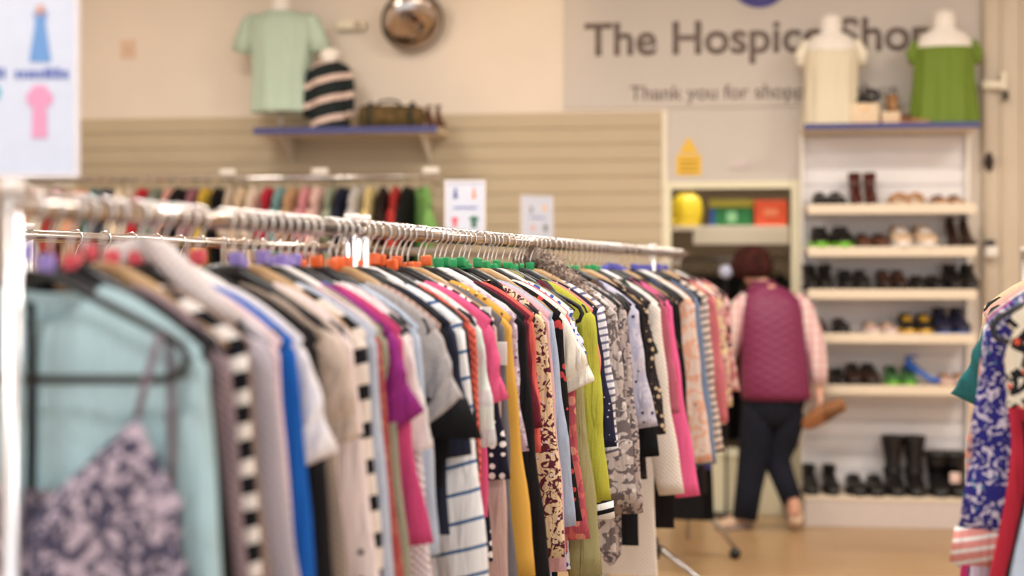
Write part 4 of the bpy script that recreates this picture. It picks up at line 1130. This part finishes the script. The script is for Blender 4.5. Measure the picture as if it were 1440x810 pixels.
shoe('heelboot', {'': TN, 'heel': BR}, (topx(1262), YT + .04, ztop), .3, 'tan heeled shoe standing behind the small beige box', 'heeled_shoe', width=.06, length=.2)
shoe('flat', {'': TN, 'opening': BR, 'sole': BG}, (topx(1281), YT - .05, ztop), .8, 'tan flat shoe beside the green blouse', 'flat_shoe', width=.07, length=.2)

# ------------------------------------------------------------------ fittings on the pale cladding
yc = WY - .05
hk = thing('wall_bracket', 'cream projecting bracket with dark end on the pale cladding', 'bracket')
a, b = W(1380, 126, yc - .03), W(1412, 114, yc - .03)
link('arm', bx(a.x, b.x, yc - .06, yc, a.z, b.z, bev=.008), M_CREAM, hk, True)
a2 = W(1413, 0, yc - .03)
link('upright', bx(a2.x - .03, a2.x + .005, yc - .07, yc, a.z - .01, b.z + .05, bev=.008), M_CREAM, hk, True)
link('dark_end', bx(a2.x - .01, a2.x + .012, yc - .075, yc - .02, a.z - .07, a.z - .012, bev=.008), K, hk, True)
dh = thing('coat_hook', 'dark bronze hook beside the shoe shelving unit', 'hook')
c = W(1390, 228, yc); bm = bmesh.new(); sphere(bm, (c.x, yc - .012, c.z), .04, .7, .4, 1.5); link('back_plate', bm, KB, dh)
bm = bmesh.new(); tube(bm, [(c.x, yc - .02, c.z), (c.x, yc - .06, c.z - .02), (c.x, yc - .07, c.z + .03)], .009, 8); link('prong', bm, KB, dh)
hd = thing('hand_sanitiser', 'small white dispenser with black top on the pale cladding', 'dispenser')
a, b = W(1384, 362, yc - .04), W(1402, 346, yc - .04)
link('housing', bx(a.x, b.x, yc - .08, yc, a.z, b.z, bev=.01), M_WHITE, hd, True); link('cap', bx(a.x + .005, b.x - .015, yc - .075, yc - .005, b.z, b.z + .035, bev=.008), K, hd, True)

# ------------------------------------------------------------------ storeroom seen through the doorway
SY = 9.35
def SX(px, Y=SY): return W(px, 0, Y).x
def SZ(py, Y=SY): return W(1020, py, Y).z
zsB = SZ(318)
ss = thing('storeroom_shelf', 'deep cream storeroom shelf seen through the doorway', 'shelf')
link('board', bx(SX(900), SX(1180), SY - .05, SY + .5, zsB - .03, zsB, bev=.003), M_CREAM, ss, False)
link('fascia', bx(SX(975), SX(1180), SY - .07, SY - .05, SZ(344), zsB, bev=.003), M_CREAM, ss, False)
for px in (905, 1175): link('upright', bx(SX(px), SX(px) + .04, SY, SY + .5, 0, zsB - .03), M_CREAM, ss, False)
yb_ = thing('yellow_bag', 'yellow plastic bag on the storeroom shelf beside the green carton', 'bag')
bm = bmesh.new(); cxx = SX(966, SY + .1)
loft(bm, [(cxx, SY + .1, SZ(318) + .002, .085, .05), (cxx, SY + .1, SZ(312), .1, .06), (cxx, SY + .1, SZ(300), .105, .07), (cxx, SY + .1, SZ(280), .09, .05), (cxx, SY + .1, SZ(272), .05, .03)], 22, fn=lambda v, a, q: v + Vector((.008 * math.sin(a * 7), .008 * math.cos(a * 5), 0)))
link('bag_body', bm, solid('yellow_plastic', (232, 206, 50), .4), yb_)
bm = bmesh.new(); tube(bm, [(cxx - .03, SY + .1, SZ(274)), (cxx - .02, SY + .1, SZ(262)), (cxx + .02, SY + .1, SZ(262)), (cxx + .03, SY + .1, SZ(274))], .006, 6); link('handle', bm, solid('yellow_plastic', (232, 206, 50), .4), yb_)
bxg = thing('green_box', 'green and yellow carton on the storeroom shelf', 'box')
link('carton', bx(SX(998), SX(1058), SY, SY + .3, zsB, SZ(290), bev=.004), solid('green_carton', (34, 118, 62), .5), bxg, False)
link('lid', bx(SX(997), SX(1059), SY - .005, SY + .305, SZ(292), SZ(281), bev=.003), solid('olive_lid', (150, 140, 40), .5), bxg, False)
link('label_patch', bx(SX(1022), SX(1036), SY - .003, SY, SZ(312), SZ(298)), solid('mint_patch', (150, 210, 160), .5), bxg, False)
link('blue_end', bx(SX(998), SX(1006), SY - .004, SY + .28, zsB, SZ(294)), solid('blue_end', (40, 80, 150), .5), bxg, False)
bxr = thing('red_box', 'orange red carton on the storeroom shelf beside the green one', 'box')
link('carton', bx(SX(1061), SX(1107), SY, SY + .3, zsB, SZ(282), bev=.004), solid('red_carton', (216, 84, 48), .5), bxr, False)
link('label_patch', bx(SX(1074), SX(1094), SY - .003, SY, SZ(304), SZ(294)), solid('pale_red_patch', (232, 140, 100), .5), bxr, False)
# dark hanging coats and clutter below
for i, (px, cn, cc) in enumerate(((962, 'black', (22, 20, 20)), (985, 'dark brown', (50, 36, 28)), (1008, 'charcoal', (44, 40, 40)), (1040, 'ink black', (16, 15, 18)), (1066, 'umber', (64, 46, 36)), (1090, 'dark green', (34, 40, 34)))):
    Rz = Rail(0, 500, 10, 400)
    Rz.a = Vector((SX(px, SY + .25), SY + .25, 1.55)); Rz.d = Vector((0, 1, 0)); Rz.n = Vector((1, 0, 0)); Rz.rz = PI / 2 + rnd.uniform(-.9, -.5); Rz.h = 1.55
    garment(Rz, 0, 'coat', '%s coat hanging in the storeroom' % cn, 'coat', plain(cc), sleeve='long', L=1.2, hw=.16, T=.03, hstyle='velvet', hlabel='slim black hanger under the %s storeroom coat' % cn)
sr = thing('storeroom_rail', 'hanging rail under the storeroom shelf', 'clothes rail')
bm = bmesh.new(); tube(bm, [(SX(905), SY + .25, 1.55), (SX(1178), SY + .25, 1.55)], .014, 10); link('tube', bm, M_STEEL, sr)
bl = thing('round_lamp', 'small pale blue globe behind the woman in the doorway', 'lamp')
c = W(1021, 382, 8.62); bm = bmesh.new(); sphere(bm, c, .042); link('globe', bm, solid('pale_blue_glass', (196, 204, 232), .25), bl)
bm = bmesh.new(); tube(bm, [c, c + Vector((0, 0, -1.3)), Vector((c.x, c.y, .012))], .008, 8); link('stand', bm, K, bl)
bm = bmesh.new(); cyl(bm, c.x, c.y, 0, .015, .1, 24); link('base', bm, K, bl)
cp = thing('low_cupboard', 'low pale cream storage box standing in the doorway', 'box')
link('carcass', bx(SX(992, 8.66), SX(1111, 8.66), 8.66, 9.0, 0, .34, bev=.006), M_DOORF, cp, False)
link('lid', bx(SX(991, 8.65), SX(1112, 8.65), 8.65, 9.01, .34, .36, bev=.004), M_DOORF, cp, False)

# ------------------------------------------------------------------ signs
M_CARD = solid('white_card', (206, 212, 228), .5); M_CLEAR = solid('frosted_frame', (224, 220, 226), .25)
def garment_icon(kind):
    if kind == 'dress': return [(-.35, 1), (.35, 1), (.25, .55), (.55, -1), (-.55, -1), (-.25, .55)]
    if kind == 'top': return [(-.3, 1), (.3, 1), (.8, .6), (.62, .2), (.4, .35), (.45, -.9), (-.45, -.9), (-.4, .35), (-.62, .2), (-.8, .6)]
    return [(-.5, 1), (.5, 1), (.6, -1), (-.6, -1)]
def sign(loc, rz, w, h, label, pics, lines, stalk, group=None, fr=.007):
    t = thing('card_sign', label, 'sign', loc, rz, group)
    bm = bmesh.new(); cyl(bm, 0, 0, -stalk, 0.0, .006); link('stalk', bm, M_CLEAR, t)
    bm = bmesh.new(); box(bm, -w / 2, w / 2, -.004, .004, 0, h, bev=.002); link('card', bm, M_CARD, t, False)
    bm = bmesh.new()
    for q in ((-w / 2 - fr, -w / 2, 0 - fr, h + fr), (w / 2, w / 2 + fr, 0 - fr, h + fr), (-w / 2, w / 2, -fr, 0), (-w / 2, w / 2, h, h + fr)):
        box(bm, q[0], q[1], -.007, .007, q[2], q[3])
    link('frame', bm, M_CLEAR, t, False)
    for (kind, x, z, sx, sz, c, nm) in pics:
        bm = bmesh.new(); pts = garment_icon(kind)
        a = [bm.verts.new((x + p[0] * sx, -.004, z + p[1] * sz)) for p in pts]; b = [bm.verts.new((x + p[0] * sx, -.0056, z + p[1] * sz)) for p in pts]
        ring_faces(bm, [a, b]); link('printed_picture', bm, solid(nm, c, .5), t, False)
    for (x0, x1, z, hh) in lines:
        bm = bmesh.new(); x = x0; r_ = random.Random(int(x0 * 1e4) + 5)
        while x < x1 - .004:
            ww = r_.uniform(.006, .012); box(bm, x, min(x1, x + ww), -.0055, -.004, z, z + hh * r_.choice((.7, 1, 1, 1.3))); x += ww + .003
        link('printed_line', bm, solid('sign_ink', (96, 110, 176), .5), t, False)
    return t
pA = P(18, 243, 930)
sign(pA, TH, .186, .285, 'large white card sign on top of the near rail post', [
    ('dress', .043, .205, .03, .038, (104, 150, 206), 'print_blue'), ('rect', .043, .245, .012, .008, (206, 160, 150), 'print_flesh'), ('top', .042, .09, .026, .042, (222, 150, 184), 'print_pink'),
    ('dress', -.045, .205, .028, .038, (226, 150, 130), 'print_peach'), ('top', -.038, .1, .028, .04, (70, 176, 200), 'print_teal')],
    [(.005, .085, .142, .012), (-.085, -.01, .142, .012)], .07)
def on_rr(px): 
    t = RR.solve_rail(px); return RR.at(t)
q = on_rr(654); s1 = proj(q)[2]
sign(Vector((q.x, q.y, CH + (HYP - 329) / s1)), TH, 50 / s1, 72 / s1, 'white card sign with four small clothing pictures on the second rail', [
    ('dress', -.045, .19, .02, .024, (70, 84, 150), 'print_navy'), ('dress', .042, .19, .018, .024, (232, 140, 90), 'print_orange'), ('top', -.048, .055, .022, .024, (216, 90, 100), 'print_red'), ('top', .042, .055, .03, .028, (60, 110, 86), 'print_green')],
    [(-.055, .055, .118, .012)], CH + (HYP - 329) / s1 - RR.h, fr=.012)
q = on_rr(755); s1 = proj(q)[2]
sign(Vector((q.x, q.y, CH + (HYP - 333) / s1)), TH + .6, 50 / s1, 56 / s1, 'paler blurred card sign at the far end of the second rail', [
    ('dress', -.04, .15, .016, .02, (104, 104, 120), 'print_grey'), ('top', .05, .155, .02, .02, (236, 186, 140), 'print_cream'), ('top', -.03, .045, .02, .018, (226, 170, 166), 'print_rose'), ('top', .055, .045, .022, .022, (110, 122, 110), 'print_sage')],
    [(-.05, .05, .1, .008)], CH + (HYP - 333) / s1 - RR.h, fr=.008)

# ------------------------------------------------------------------ the woman
def skin_obj(name, verts, edges, radii, mat, parent, sub=2, root=0):
    me = bpy.data.meshes.new(name); me.from_pydata([Vector(v) for v in verts], edges, []); me.update()
    o = bpy.data.objects.new(name, me); COL.objects.link(o); o.parent = parent; me.materials.append(mat)
    sk = o.modifiers.new('skin', 'SKIN'); sk.use_smooth_shade = True
    for i, r in enumerate(radii):
        d = me.skin_vertices[0].data[i]; d.radius = r if isinstance(r, tuple) else (r, r); d.use_root = (i == root)
    sb = o.modifiers.new('sub', 'SUBSURF'); sb.levels = sub; sb.render_levels = sub
    return o
SP = 248.0
def H(px, py, y=0.0): return ((px - 1085) / SP, y, CH - (py - 385) / SP)
base = P(1085, 0, SP); base.z = 0
wm = thing('person', 'woman seen from behind in a burgundy gilet, walking towards the doorway', 'person', base, TH)
V, E, RD = [], [], []
def jv(p, r, par=None):
    V.append(p); RD.append(r)
    if par is not None: E.append((par, len(V) - 1))
    return len(V) - 1
pel = jv(H(1086, 552), (.10, .085)); wa = jv(H(1086, 515), (.11, .08), pel); chs = jv(H(1084, 460), (.14, .10), wa); ush = jv(H(1082, 425), (.10, .08), chs)
nk_ = jv(H(1070, 402, .02), .052, ush); hd0 = jv(H(1062, 388, .04), .07, nk_); hd1 = jv(H(1059, 368, .06), .086, hd0); hd2 = jv(H(1058, 354, .06), .066, hd1)
def hand(par, wp, dr, sgn):
    w0 = Vector(wp); d = Vector(dr).normalized(); side = Vector((0, 1, 0)) if abs(d.y) < .7 else Vector((1, 0, 0))
    pm_ = jv(tuple(w0 + d * .045), (.03, .02), par)
    for f, ln_ in enumerate((.062, .072, .068, .052)):
        b0 = w0 + d * .08 + side * ((f - 1.5) * .018)
        k0 = jv(tuple(b0), .0095, pm_); k1 = jv(tuple(b0 + d * ln_ * .5 + Vector((sgn * -.01, 0, 0))), .0085, k0); jv(tuple(b0 + d * ln_ * .85 + Vector((sgn * -.032, 0, 0))), .007, k1)
    th0 = jv(tuple(w0 + d * .03 + side * .03), .011, pm_); th1 = jv(tuple(w0 + d * .06 + side * .048 + Vector((sgn * -.015, 0, 0))), .0095, th0); jv(tuple(w0 + d * .082 + side * .045 + Vector((sgn * -.035, 0, 0))), .008, th1)
# right arm (towards the shelves)
s1_ = jv(H(1122, 424), .055, ush); e1 = jv(H(1143, 487, -.03), .042, s1_); w1_ = jv(H(1149, 542, -.05), .027, e1)
hand(w1_, H(1149, 542, -.05), (.03, -.1, -1), 1)
s2_ = jv(H(1046, 424), .055, ush); e2 = jv(H(1031, 485, .04), .042, s2_); w2_ = jv(H(1025, 530, .16), .027, e2)
hand(w2_, H(1025, 530, .16), (-.05, .6, -.8), -1)
# legs
h1 = jv(H(1103, 575), .07, pel); k1_ = jv(H(1092, 645, .04), .05, h1); a1 = jv(H(1110, 698, -.10), .036, k1_); jv(H(1113, 722, -.09), .034, a1)
h2 = jv(H(1066, 575), .07, pel); k2_ = jv(H(1060, 650, .02), .05, h2); a2_ = jv(H(1047, 722, .0), .038, k2_); jv(H(1040, 735, .05), .034, a2_)
skin_obj('body', V, E, RD, M_SKIN, wm)
# face details (turned away from the camera, still there)
bm = bmesh.new(); hc = Vector(H(1059, 370, .06)); sphere(bm, hc + Vector((0, .088, -.01)), .012, .8, 1.3, 1.5, 10, 8)
for sg in (-1, 1):
    sphere(bm, hc + Vector((sg * .086, .01, -.01)), .02, .35, .8, 1.3, 10, 8)
link('nose_and_ears', bm, M_SKIN, wm)
bm = bmesh.new()
for sg in (-1, 1): sphere(bm, hc + Vector((sg * .03, .08, .012)), .01, 1.2, .6, .7, 10, 8)
link('eyes', bm, WHS, wm)
bm = bmesh.new(); sphere(bm, hc + Vector((0, .084, -.05)), .016, 1.3, .5, .4, 10, 8); link('mouth', bm, solid('lips', (176, 84, 84), .5), wm)
# hair: a thick dark red bob made of many locks over a cap
HAIR = floral((74, 30, 24), (50, 20, 18), (92, 40, 30), 50, .5, .15)
bm = bmesh.new(); hr = random.Random(4)
hcc = hc + Vector((0, -.018, .012))
def hairr(v, a, q):
    return v
secs = [(hcc.x + .002, hcc.y - .01, hcc.z - .085, .075, .07), (hcc.x, hcc.y - .01, hcc.z - .06, .098, .09), (hcc.x, hcc.y, hcc.z - .02, .11, .105), (hcc.x, hcc.y, hcc.z + .03, .105, .104), (hcc.x, hcc.y, hcc.z + .065, .083, .088), (hcc.x, hcc.y, hcc.z + .087, .045, .05), (hcc.x, hcc.y, hcc.z + .093, .012, .012)]
loft(bm, secs, 40, fn=lambda v, a, q: v if math.sin(a) < .55 else Vector((v.x, min(v.y, hc.y + .045), v.z)))
for k in range(150):
    a = hr.uniform(-PI * 1.12, PI * .12); pts = []
    wob = hr.uniform(-.012, .012)
    for j in range(7):
        q = j / 6; zz = .09 - .185 * q; rr = .112 * math.sin(min(1, (q * 1.05 + .05)) * PI * .62) + .004
        if q > .75: rr -= (q - .75) * .09
        pts.append((hcc.x + rr * math.cos(a + wob * q * 6), hcc.y + rr * .96 * math.sin(a + wob * q * 6), hcc.z + zz))
    tube(bm, pts, [.004, .008, .009, .009, .008, .007, .003], 5)
link('hair', bm, HAIR, wm)
# gilet: quilted body with collar
m, nt, b = newmat('burgundy_quilt')
tc = N(nt, 'ShaderNodeTexCoord'); sp = N(nt, 'ShaderNodeSeparateXYZ'); nt.links.new(tc.outputs['Object'], sp.inputs[0])
u1 = mth(nt, 'ABSOLUTE', mth(nt, 'SINE', mth(nt, 'MULTIPLY', mth(nt, 'ADD', sp.outputs[2], mth(nt, 'MULTIPLY', sp.outputs[0], .5)), 62)))
u2 = mth(nt, 'ABSOLUTE', mth(nt, 'SINE', mth(nt, 'MULTIPLY', mth(nt, 'SUBTRACT', sp.outputs[2], mth(nt, 'MULTIPLY', sp.outputs[0], .5)), 62)))
bp = N(nt, 'ShaderNodeBump', Strength=.4, Distance=.008); nt.links.new(mth(nt, 'MULTIPLY', u1, u2), bp.inputs['Height']); nt.links.new(bp.outputs[0], b.inputs['Normal'])
b.inputs['Base Color'].default_value = C(124, 38, 80); b.inputs['Roughness'].default_value = .5
QUILT = m
def R_(pxl, pxr, py, ry, y=0.0):
    a, b_ = H(pxl, py), H(pxr, py); return ((a[0] + b_[0]) / 2, y, a[2], (b_[0] - a[0]) / 2, ry)
bm = bmesh.new(); loft(bm, [R_(1044, 1140, 561, .145), R_(1041, 1139, 550, .155), R_(1042, 1136, 520, .15), R_(1043, 1134, 495, .14), R_(1041, 1131, 460, .14), R_(1040, 1128, 435, .125), R_(1043, 1124, 420, .105), R_(1050, 1112, 409, .085, .01), R_(1056, 1094, 401, .068, .02), R_(1056, 1089, 396, .062, .025)], 36, cap=True, pw=.85)
link('gilet', bm, QUILT, wm)
bm = bmesh.new(); tube(bm, [Vector(((H(1072, 398)[0]) + .068 * math.cos(2 * PI * k / 20), .02 + .064 * math.sin(2 * PI * k / 20), H(0, 398)[2])) for k in range(21)], .014, 8); link('gilet_collar', bm, QUILT, wm)
CHK = plaid((236, 214, 208), (212, 130, 140), (226, 170, 172), .05)
bm = bmesh.new(); tube(bm, [H(1116, 418), H(1128, 432), H(1138, 460, -.015), H(1145, 487, -.03), H(1149, 515, -.04), H(1150, 540, -.05)], [.045, .062, .062, .06, .052, .045], 16); link('shirt_sleeve', bm, CHK, wm)
bm = bmesh.new(); tube(bm, [H(1052, 418), H(1041, 432), H(1034, 460, .015), H(1029, 485, .04), H(1026, 508, .1), H(1024, 528, .15)], [.045, .06, .058, .055, .048, .04], 16); link('shirt_sleeve', bm, CHK, wm)
DEN = plain((26, 29, 42))
bm = bmesh.new()
loft(bm, [R_(1062, 1112, 600, .09), R_(1048, 1126, 585, .12), R_(1044, 1132, 565, .13), R_(1046, 1132, 540, .125), R_(1050, 1128, 520, .11)], 28)
tube(bm, [H(1067, 560), H(1066, 590), H(1063, 620, .01), H(1060, 650, .025), H(1053, 690, .01), H(1047, 730, 0)], [.085, .1, .096, .088, .076, .07], 18)
tube(bm, [H(1106, 560), H(1106, 590), H(1100, 620, .02), H(1094, 648, .045), H(1101, 674, -.03), H(1109, 700, -.09)], [.085, .1, .094, .08, .066, .06], 18)
link('trousers', bm, DEN, wm)
SHO = solid('taupe_trainer', (206, 176, 150), .6); SHO2 = solid('taupe_sole', (150, 130, 122), .7)
def worn(loc, rot):
    e = bpy.data.objects.new('trainer', None); COL.objects.link(e); e.parent = wm; e.location = loc; e.rotation_euler = rot
    for pn, bm_ in shoe_mesh('sneaker', .095, .25): link(pn, bm_, SHO2 if pn == 'sole' else SHO, e)
fz = H(0, 745)[2]
worn((H(1034, 0)[0], .02, .002), (0, 0, math.radians(-62)))
# right foot up on its toe: heel high
worn((H(1114, 0)[0], .02, .118), (math.radians(-62), 0, math.radians(184)))
# what she holds
p = wm.matrix_world
hp = Vector((H(1152, 572)[0], -.07, H(1152, 572)[2]))
hw_ = Vector((base.x + hp.x * cT - hp.y * sT, base.y + hp.x * sT + hp.y * cT, hp.z - .03))
hs_ = shoe('flat', {'': solid('tan_suede', (150, 98, 58), .7), 'sole': solid('dark_suede', (120, 78, 44), .7), 'opening': solid('dark_suede', (120, 78, 44), .7)}, hw_, 1.9, 'tan suede shoe held in the right hand of the woman', 'suede_shoe', width=.09, length=.24)
_y = (Vector((cT, sT, 0)) * .86 + Vector((0, 0, .5))).normalized(); _v = Vector((sT, -cT, 0))
_z = (_v * .9 + Vector((0, 0, -.3))); _z = (_z - _y * _z.dot(_y)).normalized(); _x = _y.cross(_z)
hs_.rotation_euler = Matrix((_x, _y, _z)).transposed().to_euler()

# ------------------------------------------------------------------ ceiling lights
M_LAMP = emis('warm_lamp', (255, 236, 208), 4.0)
def area(loc, rot, sx, sy, power, col, name='ceiling_lamp_light'):
    ld = bpy.data.lights.new(name, 'AREA'); ld.shape = 'RECTANGLE'; ld.size = sx; ld.size_y = sy; ld.energy = power; ld.color = col
    o = bpy.data.objects.new(name, ld); COL.objects.link(o); o.location = loc; o.rotation_euler = rot; return o
WARM = (1.0, .91, .80); NEUT = (1.0, .97, .95)
for i, (x, y, pw_, col) in enumerate(((-2.4, 5.9, 58, WARM), (.2, 5.9, 58, WARM), (2.8, 5.9, 62, WARM), (-2.4, 3.4, 55, NEUT), (.2, 3.4, 60, NEUT), (2.8, 3.4, 55, NEUT), (-1.6, .4, 60, NEUT), (1.8, .4, 60, NEUT))):
    cl = thing('ceiling_light', 'recessed ceiling light in the %s row, %s along it' % (('near', 'middle', 'back')[0 if y < 1 else 1 if y < 4 else 2], ('one', 'two', 'three')[0 if x < -1 else 1 if x < 1 else 2]), 'ceiling light', (x, y, ZC), 0, 'ceiling lights')
    link('frame', bx(-.5, .5, -.2, .2, -.03, 0, bev=.004), M_WHITE, cl, False); link('diffuser', bx(-.47, .47, -.17, .17, -.034, -.03), M_LAMP, cl, False)
    area((x, y, ZC - .05), (0, 0, 0), .95, .35, pw_, col)
def spot(loc, tgt, e, ang, col):
    ld = bpy.data.lights.new('track_spot_light', 'SPOT'); ld.energy = e; ld.spot_size = math.radians(ang); ld.spot_blend = .8; ld.color = col; ld.shadow_soft_size = .06
    o = bpy.data.objects.new('track_spot_light', ld); COL.objects.link(o); o.location = loc
    o.rotation_euler = (Vector(tgt) - Vector(loc)).to_track_quat('-Z', 'Y').to_euler()
    h = thing('track_spotlight', 'track spotlight aimed at the back wall', 'spotlight', loc, 0, 'track spotlights')
    bm = bmesh.new(); cyl(bm, 0, 0, .02, .16, .045); link('can', bm, M_WHITE, h)
    bm = bmesh.new(); tube(bm, [(0, 0, .15), (0, 0, ZC - loc[2])], .01, 8); link('stem', bm, M_WHITE, h)
area((SX(1040), SY - .25, ZC - .6), (0, 0, 0), .8, .3, 30, WARM, 'storeroom_fill_light')  # unseen lamp, added to brighten the cartons and shelf behind the doorway
st_l = thing('storeroom_fill_panel', 'unseen light panel added to brighten the storeroom', 'ceiling light', (SX(1040), SY - .25, ZC - .57))  # glowing panel made up to go with the added fill
link('diffuser', bx(-.4, .4, -.15, .15, 0, .03, bev=.004), M_LAMP, st_l, False); link('mount', bx(-.05, .05, -.05, .05, .03, .57), M_WHITE, st_l, False)
spot((W(740, 0).x, WY - 1.0, 3.45), W(735, 30), 13, 62, (1.0, .72, .42))
spot((W(560, 0).x - .2, WY - 1.2, 3.45), W(600, 100), 8, 80, (1.0, .76, .5))
spot((W(180, 0).x - .2, WY - 1.2, 3.45), W(180, 60), 16, 80, (1.0, .8, .6))

# ------------------------------------------------------------------ world, camera, colour
w = bpy.data.worlds.new('daylight'); SC.world = w; w.use_nodes = True
bg = w.node_tree.nodes['Background']; bg.inputs[0].default_value = (.86, .93, 1.0, 1); bg.inputs[1].default_value = 2.1
cam = bpy.data.cameras.new('camera'); co = bpy.data.objects.new('camera', cam); COL.objects.link(co)
cam.lens = 50.0; cam.sensor_width = 36; cam.shift_y = -(405 - HYP) / 1440.0
co.location = (0, 0, CH); co.rotation_euler = (math.radians(90), 0, TH)
cam.dof.use_dof = True; cam.dof.focus_distance = FP / 550.0; cam.dof.aperture_fstop = .05 / .034
cam.clip_start = .05
SC.camera = co
SC.view_settings.view_transform = 'Standard'; SC.view_settings.look = 'None'; SC.view_settings.gamma = 1; SC.view_settings.use_curve_mapping = False
SC.view_settings.exposure = -0.1
SC.cycles.use_denoising = True
SC.cycles.max_bounces = 6
SC.cycles.use_adaptive_sampling = True
